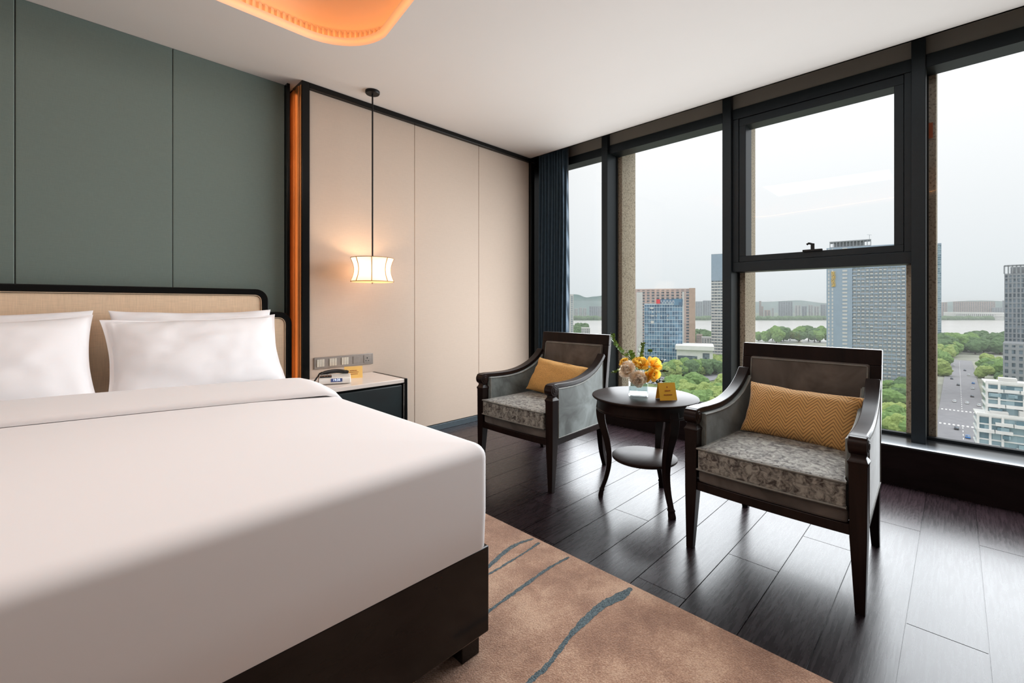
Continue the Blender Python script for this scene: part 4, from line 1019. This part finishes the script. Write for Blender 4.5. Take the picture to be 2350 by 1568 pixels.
# big residential tower, two parts
b, w_, h_ = building('tall grey-blue residential tower with balcony grid filling the lower window', 1953, 2108, 352, 562, 38, 15, CM['gteal'], CM['bluew'], 0.05, 20, 1.2, 0.16, 3, name='residential_tower', fh=0.30)
bm = bmesh.new(); rr = random.Random(3)
for k in range(38):
    for c in range(15):
        if rr.random() < 0.62:
            y = -w_/2 + w_*(c+0.5)/15; z = h_/38*k; bx(bm, -1.5, -0.9, y-w_/15*0.36, y+w_/15*0.36*rr.uniform(0.3, 1), z+h_/38*0.30, z+h_/38*0.62)
bmf = bm; nbf = len(bmf.faces)
bx(bmf, 0.3, 6, -w_/2+0.5, w_/2-0.5, 1, h_-1)
for f in bmf.faces: f.material_index = 0
o_ = obj('balcony_wall', bmf, CM['conc'], b, smooth=0)
bm = bmesh.new(); bx(bm, -1.3, 12, w_/2, w_/2+17*1.0, 0, h_+0.0)
for k in range(38):
    z = h_/38*k; bx(bm, -1.55, -1.25, w_/2+3.2, w_/2+6.4, z+0.9, z+2.3); bx(bm, -1.45, -1.2, w_/2+12.5, w_/2+13.5, z+0.3, z+2.4); bx(bm, -1.45, -1.2, w_/2+15.0, w_/2+16.0, z+0.3, z+2.4)
bm.faces.ensure_lookup_table(); bm.faces.index_update()
for f in bm.faces: f.material_index = 0 if f.index < 6 else 1
obj('side_wing', bm, [CM['bluew'], CM['conc']], b, smooth=0)
bm = bmesh.new(); zz = zt(620, 352)-GZ
for k in range(4):      # four sign characters, one under the other
    z = zz - 3.2*k - 2.6; y0, y1 = w_/2+11.0, w_/2+13.8
    bx(bm, -1.95, -1.6, y0, y1, z+2.3, z+2.7); bx(bm, -1.95, -1.6, y0, y1, z+1.1, z+1.5); bx(bm, -1.95, -1.6, y0, y1, z, z+0.4); bx(bm, -1.95, -1.6, y0+1.1, y0+1.6, z, z+2.7)
    if k % 2: bx(bm, -1.95, -1.6, y0, y0+0.4, z, z+2.7)
    else: bx(bm, -1.95, -1.6, y1-0.4, y1, z+0.8, z+2.7)
obj('sign_characters', bm, CM['yel'], b, smooth=0)
bm = bmesh.new(); wf_ = 7.5
bx(bm, -0.5, 10, w_/2-12, w_/2+15, h_, h_+0.6)
for k in range(13): bx(bm, -0.6, 0.0, w_/2-12+k*2.2, w_/2-11.5+k*2.2, h_, h_+5)
bx(bm, -0.7, 9, w_/2-12, w_/2+15, h_+4.4, h_+5.2); bx(bm, 2, 8, w_/2-8, w_/2+12, h_, h_+4.4); obj('roof_crown', bm, CM['greyc'], b, smooth=0)
bm = bmesh.new(); sweep(bm, [(2, w_/2-11, h_+5), (2, w_/2-11, h_+9)], 0.12, 6); sweep(bm, [(2, w_/2-12.5, h_+8.6), (2, w_/2-9.5, h_+9.2)], 0.10, 6); obj('mast', bm, CM['greyc'], b)
building('slim blue-grey tower edge just right of the stone pier', 2100, 2160, 700, 560, 46, 6, CM['gteal'], CM['bluew'], 0, 25, 0.4, 0.15, 3)
# grey tower at the right frame edge
b, w_, h_ = building('grey office tower with open crown at the right frame edge', 2304, 2390, 330, 627, 24, 9, CM['gdark'], CM['greyc'], -0.0, 24, 0.5, 0.42, 1.2, fh=0.22)
bm = bmesh.new()
for k in range(10): bx(bm, -0.3, 0.8, -w_/2+w_*k/9-0.4, -w_/2+w_*k/9+0.4, h_, h_+6)
bx(bm, -0.3, 0.8, -w_/2, w_/2, h_+5.2, h_+6.4); bx(bm, 5, 18, -w_/2+3, w_/2-3, h_, h_+5); obj('crown', bm, CM['greyc'], b, smooth=0)
b, w_, h_ = building('grey stepped podium block in front of the grey office tower', 2300, 2420, 300, 790, 9, 7, CM['gdark'], CM['greyc'], 0, 26, 0.5, 0.5, 1.2, name='podium_block', fh=0.4)
# white terraced block
tr = thing('terraced_block', 'white stepped apartment block with balconies and roof terraces at lower right', 'building', (*C(2242, 182), GZ), az(2300)+0.10)
rr = random.Random(11); wl = bmesh.new(); gl = bmesh.new()
for (xo, y1, y0, z1) in ((0, 0, -34, 21.5), (6, -3, -36, 34.0)):
    bx(gl, xo+1.2, xo+16, y0, y1-0.4, 0, z1-0.6)
    nf = int(z1/3.05)
    for k in range(nf+1):
        z = z1 - 3.05*k
        if z < 0: break
        bx(wl, xo+0.8, xo+16, y0, y1, z-0.5, z)
        if k: 
            y = y1
            while y > y0 + 4:
                L_ = rr.uniform(3.5, 6.5)
                pr_ = rr.uniform(0.2, 1.8)
                if rr.random() < 0.75: bx(wl, xo+0.8-pr_, xo+1.0, y-L_, y-0.3, z-0.35, z+0.9)
                if rr.random() < 0.35: bx(gl, xo-0.2, xo+0.9, y-L_*0.8, y-0.8, z+0.9, z+2.3)
                y -= L_
    y = y1
    while y > y0:
        bx(wl, xo+0.3, xo+1.6, y-0.7, y, 0, z1+0.6); y -= rr.choice((3.4, 5.1, 6.8))
    bx(wl, xo+0.4, xo+1.0, y0, y1, z1, z1+1.0); 
    for q in range(4): boxobj('roof_hut', [(xo+3+q, xo+7+q, y1-9-q*8, y1-4-q*8, z1, z1+rr.uniform(1.2, 2.6))], CM['conc'], tr)
obj('walls', wl, CM['whitec'], tr, smooth=0); obj('windows', gl, CM['gteal'], tr, smooth=0)
# small blocks left bay
building('pale grey tower block at the left edge beside the curtain', 1270, 1316, 640, 676, 30, 6, CM['gpale'], CM['conc'], 0, 16, 0.5, 0.4)
building('small pink-grey block on the near river bank seen over the far armchair', 1334, 1354, 760, 752, 10, 5, CM['gdark'], CM['conc'], 0, 14, name='office_block')
# far bank blocks, each a thing
farl = ['leftmost of three white far-bank blocks in the leftmost bay', 'middle of three white far-bank blocks in the leftmost bay', 'rightmost of three white far-bank blocks in the leftmost bay', 'pale wide far-bank block right of the three white ones', 'hazy blue far-bank block left of the slim tower, the left one', 'hazy blue far-bank block touching the slim tower, the right one', 'narrow pinkish far-bank tower beside the stone pier', 'low brown far-bank block right of the narrow pinkish tower', 'broad low brown far-bank block by the stone pier', 'small white far-bank block', 'tall wide blue-grey far-bank block, largest left of the tower', 'pale far-bank block first right of the wide blue-grey one', 'blue-grey far-bank block second right of the wide one', 'pale far-bank block third right of the wide one', 'pale far-bank block fourth right of the wide one', 'blue-grey far-bank block touching the residential tower', 'brown far-bank block beside the rightmost stone pier', 'long brown far-bank block behind the white colonnade hall', 'blue-grey low far-bank block right of the colonnade hall', 'hazy far-bank tower beside the grey office tower']
far = [(1318, 1326, 2150, 708, 'far1'), (1329, 1336, 2150, 706, 'far1'), (1338, 1346, 2150, 707, 'far1'), (1352, 1382, 2300, 703, 'far3'),
       (1596, 1612, 2200, 692, 'far3'), (1613, 1634, 2200, 690, 'far3'),
       (1742, 1747, 2150, 691, 'far2'), (1747, 1752, 2100, 703, 'far2'), (1754, 1768, 2050, 712, 'far2'), (1771, 1776, 2100, 707, 'far1'), (1786, 1819, 2200, 692, 'far3'),
       (1824, 1838, 2150, 701, 'far1'), (1840, 1852, 2150, 703, 'far3'), (1855, 1866, 2150, 700, 'far1'), (1868, 1880, 2150, 703, 'far1'), (1883, 1900, 2150, 699, 'far3'),
       (2150, 2174, 2150, 694, 'far2'), (2186, 2283, 2150, 692, 'far2'), (2277, 2306, 2080, 706, 'far3'), (2300, 2320, 2150, 690, 'far3')]
for (a, c, t, y, mt), lb in zip(far, farl):
    building(lb, a, c, t, y, 12, max(2, int((c-a)/5)), CM['gdark'], CM[mt], 0, 20, 1.5, 0.5, 2, name='far_block', group='hazy blocks on the far river bank')
b, w_, h_ = building('wide white hall with a colonnade on the far river bank', 2163, 2302, 2030, 717, 2, 0, CM['conc'], CM['whitec'], 0, 30, 1.5, 0.4, 8, name='colonnade_hall')
bm = bmesh.new()
for k in range(20): y = w_*0.28 - k*w_*0.62/19; bx(bm, -4, -1, y-1.5, y+1.5, 0, h_)
bx(bm, -4.5, 0, -w_*0.37, w_*0.31, h_-7, h_+1); obj('colonnade', bm, CM['whitec'], b, smooth=0)
bm = bmesh.new(); bx(bm, -1.4, -0.9, -w_*0.35, w_*0.29, 0, h_-7); obj('painted_shade_wall', bm, CM['greyc'], b, smooth=0)  # grey panel paints the shade behind the columns
# pier in the river
tag(boxobj('jetty', [(0, 3, -0.0, 34, 0, 1.6)], CM['greyc']), 'thin dark jetty in the river right of the pier', 'jetty'); o = bpy.data.objects['jetty']; o.location = (*C(2196, 930), GZ-0.2); o.rotation_euler = (0, 0, az(2180)+0.1)
# hills
def hills(label, t, pts, depth):
    bm = bmesh.new(); rs = []
    for (dt, f) in ((0, 0.0), (depth*0.3, 0.6), (depth*0.6, 1.0), (depth, 0.2)):
        row = []
        for i in range(121):
            s = i/120; px = pts[0][0] + (pts[-1][0]-pts[0][0])*s
            for (a, ya), (b_, yb) in zip(pts, pts[1:]):
                if a <= px <= b_: q = (px-a)/(b_-a); q = q*q*(3-2*q); y = ya + (yb-ya)*q
            z = zt(y, t+depth*0.6); z = GZ + (z-GZ)*f*(1+0.05*noise.noise(Vector((s*14, dt, t))))
            row.append((*C(px, t+dt), z))
        rs.append(row)
    rings(bm, rs, cap=False, close=False)
    return tag(obj('hill', bm, CM['hill'], smooth=180), label, 'hill')
hills('hazy wooded hill across the river seen in the leftmost window bay', 3000, [(1220, 690), (1316, 675), (1345, 682), (1385, 679), (1460, 694)], 500)
hills('low hazy hill ridge far beyond the river in the middle bays', 3800, [(1560, 697), (1640, 690), (1740, 693), (1830, 690), (1900, 696), (2150, 694), (2240, 690), (2420, 696)], 500)
# ---- trees
def tree_mesh(seed, col):
    rr = random.Random(seed); bm = bmesh.new()
    for k in range(9):
        a = rr.uniform(0, 2*PI); r = rr.uniform(0, 0.62) if k else 0; s = rr.uniform(0.38, 0.6)
        m = Matrix.Translation((r*math.cos(a), r*math.sin(a), rr.uniform(0.55, 1.25))) @ Matrix.Scale(s, 4)
        q = bmesh.ops.create_icosphere(bm, subdivisions=3, radius=1, matrix=m)
        for v in q['verts']:
            c = Vector(m.translation); d = v.co - c; v.co = c + d*(1 + 0.30*noise.noise(v.co*4.2 + Vector((seed, 0, 0))) + 0.12*noise.noise(v.co*11))
    for f in bm.faces: f.material_index = 0
    me = bpy.data.meshes.new('crown'); bm.to_mesh(me); bm.free()
    me.materials.append(col); me.polygons.foreach_set('use_smooth', [False]*len(me.polygons)); return me
def mleaf(name, a, b):
    m = N(name); v = m.coord((1, 1, 1)); f = m.noise(v, 5, 4, 0.7); m.l(m.ramp(f, [(0.3, a), (0.7, b)]), m.b.inputs['Base Color']); m.set(Roughness=0.9); return m.m
greens = [mleaf('dark_tree_green', (0.055, 0.11, 0.045), (0.13, 0.22, 0.09)), mleaf('mid_tree_green', (0.10, 0.19, 0.05), (0.22, 0.35, 0.11)), mleaf('light_tree_green', (0.18, 0.26, 0.06), (0.36, 0.45, 0.15))]
TM = [tree_mesh(i*3+j, g) for j, g in enumerate(greens) for i in range(3)]
bmt = bmesh.new(); lathe(bmt, [(0.07, 0), (0.05, 0.7)], n=6); TR = bpy.data.meshes.new('trunk'); bmt.to_mesh(TR); bmt.free()
TR.materials.append(plain('bark', (0.10, 0.07, 0.05), 0.9, nscale=3))
def tree(x, y, r, kind, label, group, z=GZ):
    o = bpy.data.objects.new('tree', None); COL.objects.link(o); o.location = (x, y, z-0.5); o.scale = (r, r, r*R.uniform(0.85, 1.1)); o.rotation_euler = (0, 0, R.uniform(0, 6))
    tag(o, label, 'tree', group)
    c = bpy.data.objects.new('crown', TM[kind*3 + R.randrange(3)]); COL.objects.link(c); c.parent = o
    c = bpy.data.objects.new('trunk', TR); COL.objects.link(c); c.parent = o
SH = ['dark green ', 'mid green ', 'light yellow-green ']
def belt(n, quad, r0, r1, kinds, label, group):
    """n trees spread over a band px0..px1 between depths"""
    (a0, a1, ta0, ta1, tb0, tb1) = quad
    for k in range(n):
        s = (k + R.random())/n; px = a0 + (a1-a0)*s; lo_ = ta0+(tb0-ta0)*s; hi_ = ta1+(tb1-ta1)*s
        q = R.random(); t = lo_ + (hi_-lo_)*q; kd = R.choice(kinds)
        pos = ', ' + ('nearer' if q < 0.5 else 'farther') + ' row, ' + ('left' if s < 0.34 else 'middle' if s < 0.67 else 'right') + ' third'
        tree(*C(px, t), R.uniform(r0, r1), kd, SH[kd] + label + pos, group)
belt(52, (1535, 1662, 408, 432, 430, 470), 7.0, 9.5, (0, 1, 1, 2), 'tree in the belt beyond the curved road', 'trees beyond the curved road')
belt(42, (1535, 1665, 290, 355, 260, 372), 5.5, 8.0, (1, 1, 2, 2), 'tree on the near side of the curved road', 'trees on the near side of the curved road')
belt(14, (1738, 1905, 790, 850, 790, 850), 10, 17, (0, 0, 1), 'tree by the river left of the residential tower', 'trees on the river bank left of the tower')
belt(22, (2030, 2090, 225, 262, 225, 262), 4.5, 7, (1, 1, 2), 'tree nearest the window at the tower foot', 'nearest trees at the tower foot')
belt(16, (2030, 2090, 290, 335, 290, 335), 5.5, 7.5, (0, 1, 1), 'tree at the tower foot beyond the earth path', 'trees beyond the earth path')
belt(36, (2150, 2320, 610, 760, 590, 740), 10, 16, (0, 0, 1), 'tree in the belt along the near river bank', 'dark trees along the river bank')
belt(22, (2150, 2186, 400, 600, 560, 640), 6, 10, (1, 1, 2), 'tree left of the straight street', 'trees left of the straight street')
for k in range(36):
    x = 400 + k*9.5; kd = R.choice((0, 1, 2, 2)); q = R.random(); tree(x + R.uniform(-3, 3), -17 - q*(16 + (x-400)*0.06), R.uniform(6, 9), kd, SH[kd] + 'tree right of the straight street, ' + ('lining the kerb' if q < 0.35 else 'set back from the kerb') + (', nearest stretch' if k < 12 else ', middle stretch' if k < 24 else ', far stretch'), 'trees right of the straight street')
for k in range(12):
    x = 255 + k*7.5; kd = R.choice((1, 1, 2)); tree(x + R.uniform(-3, 3), -19 - R.uniform(0, 7), R.uniform(5.5, 7.5), kd, SH[kd] + 'tree at the street corner before the terraced block, ' + ('nearest' if k < 4 else 'middle' if k < 8 else 'farthest') + ' part', 'trees at the street corner')
belt(7, (1318, 1334, 820, 900, 820, 900), 14, 18, (0, 1), 'tree on the river bank in the leftmost bay', 'trees in the leftmost bay')
belt(7, (1356, 1384, 700, 800, 700, 800), 8, 11, (0, 1), 'tree right of the pink-grey block', 'trees right of the pink-grey block')
belt(10, (1597, 1634, 760, 840, 760, 840), 10, 14, (0, 0, 1), 'tree by the river behind the white hall', 'trees behind the white hall')
# far bank tree line: uncountable
bm = bmesh.new(); rr = random.Random(5)
for k in range(320):
    px = 1300 + 1060*k/320; t = 1990 + rr.uniform(-25, 40)
    if 1380 < px < 1460: continue
    bmesh.ops.create_icosphere(bm, subdivisions=2, radius=1, matrix=Matrix.Translation((*C(px, t), GZ+4)) @ Matrix.Diagonal((rr.uniform(10, 18), rr.uniform(10, 18), rr.uniform(9, 16), 1)))
tag(obj('tree_line', bm, greens[0], smooth=0), 'hazy dark green tree line along the far river bank', 'trees', kind='stuff')
# ---- cars
def make_car(paint, label):
    t = thing('car', label, 'car', group='cars on the straight street'); 
    bm = bmesh.new(); prism(bm, [(-2.2, 0.3), (2.2, 0.3), (2.25, 0.75), (1.5, 0.95), (-2.1, 1.0), (-2.25, 0.7)], 'y', -0.9, 0.9); obj('body', bm, paint, t, bevel=0.08)
    bm = bmesh.new(); prism(bm, [(-1.7, 0.96), (1.1, 0.94), (0.5, 1.45), (-1.2, 1.48)], 'y', -0.78, 0.78); obj('cabin', bm, CM['gdark'], t, bevel=0.05)
    bm = bmesh.new(); bx(bm, -1.15, 0.45, -0.74, 0.74, 1.46, 1.50); obj('roof', bm, paint, t)
    for x in (-1.4, 1.35):
        for y in (-0.8, 0.8):
            bm = bmesh.new(); rings(bm, [[(x + 0.33*math.cos(2*PI*i/14), y+q, 0.33+0.33*math.sin(2*PI*i/14)) for i in range(14)] for q in (-0.12, 0.12)]); obj('wheel', bm, M['metal2'], t)
    return t
pw = plain('white_car_paint', (0.8, 0.8, 0.8), 0.3, nscale=1); pk = plain('dark_car_paint', (0.05, 0.05, 0.06), 0.3, nscale=1); pb = plain('blue_car_paint', (0.05, 0.22, 0.6), 0.3, nscale=1)
cw_ = make_car(pw, 'white car on the straight street'); ck = make_car(pk, 'dark car on the straight street'); cb = make_car(pb, 'blue car on the straight street')
spots = [(cw_, 300, 3), (cw_, 322, -9.5), (ck, 336, 0), (cw_, 430, 1), (cw_, 428, -5), (cw_, 424, -10.5), (ck, 462, -8), (cw_, 505, -9), (ck, 520, -1), (cb, 540, -10), (ck, 560, 3), (cw_, 600, -8), (ck, 640, -6), (cw_, 680, 2), (cb, 318, -4)]
cl = ['white car nearest the window, left lane of the street', 'white car nearest the window by the right kerb', 'dark car just before the street crossing', 'white car left of three abreast beyond the crossing', 'white car middle of three abreast beyond the crossing', 'white car right of three abreast beyond the crossing', 'dark car in the right lane beyond the three white cars', 'white car by the right kerb before the blue car', 'dark car in mid street beside the blue car', 'blue car by the right kerb beyond the crossing', 'dark car in the far left lane past the blue car', 'white car at the far right kerb', 'dark car far down the street', 'white car farthest down the street, left lane', 'blue car nearest the window in mid street']
used = set()
for (src, x, y), lb in zip(spots, cl):
    o = src if src.name not in used else copy_tree(src); used.add(src.name); o.location = (x, y, GZ); o.rotation_euler = (0, 0, 0); o['label'] = lb
# ---- haze over the city
HZ = bpy.data.materials.new('haze'); HZ.use_nodes = True; hn = HZ.node_tree; hn.nodes.clear()
ho = hn.nodes.new('ShaderNodeOutputMaterial'); hv = hn.nodes.new('ShaderNodeVolumeScatter'); hv.inputs['Density'].default_value = 0.00017; hv.inputs['Color'].default_value = (0.93, 0.97, 1.0, 1)
hn.links.new(hv.outputs[0], ho.inputs['Volume'])
bm = bmesh.new(); bx(bm, 60, 4200, -3000, 4600, GZ-5, 25)
hz = obj('haze', bm, HZ, smooth=0); tag(hz, 'thin pale haze hanging over the whole city view', 'haze', kind='stuff')
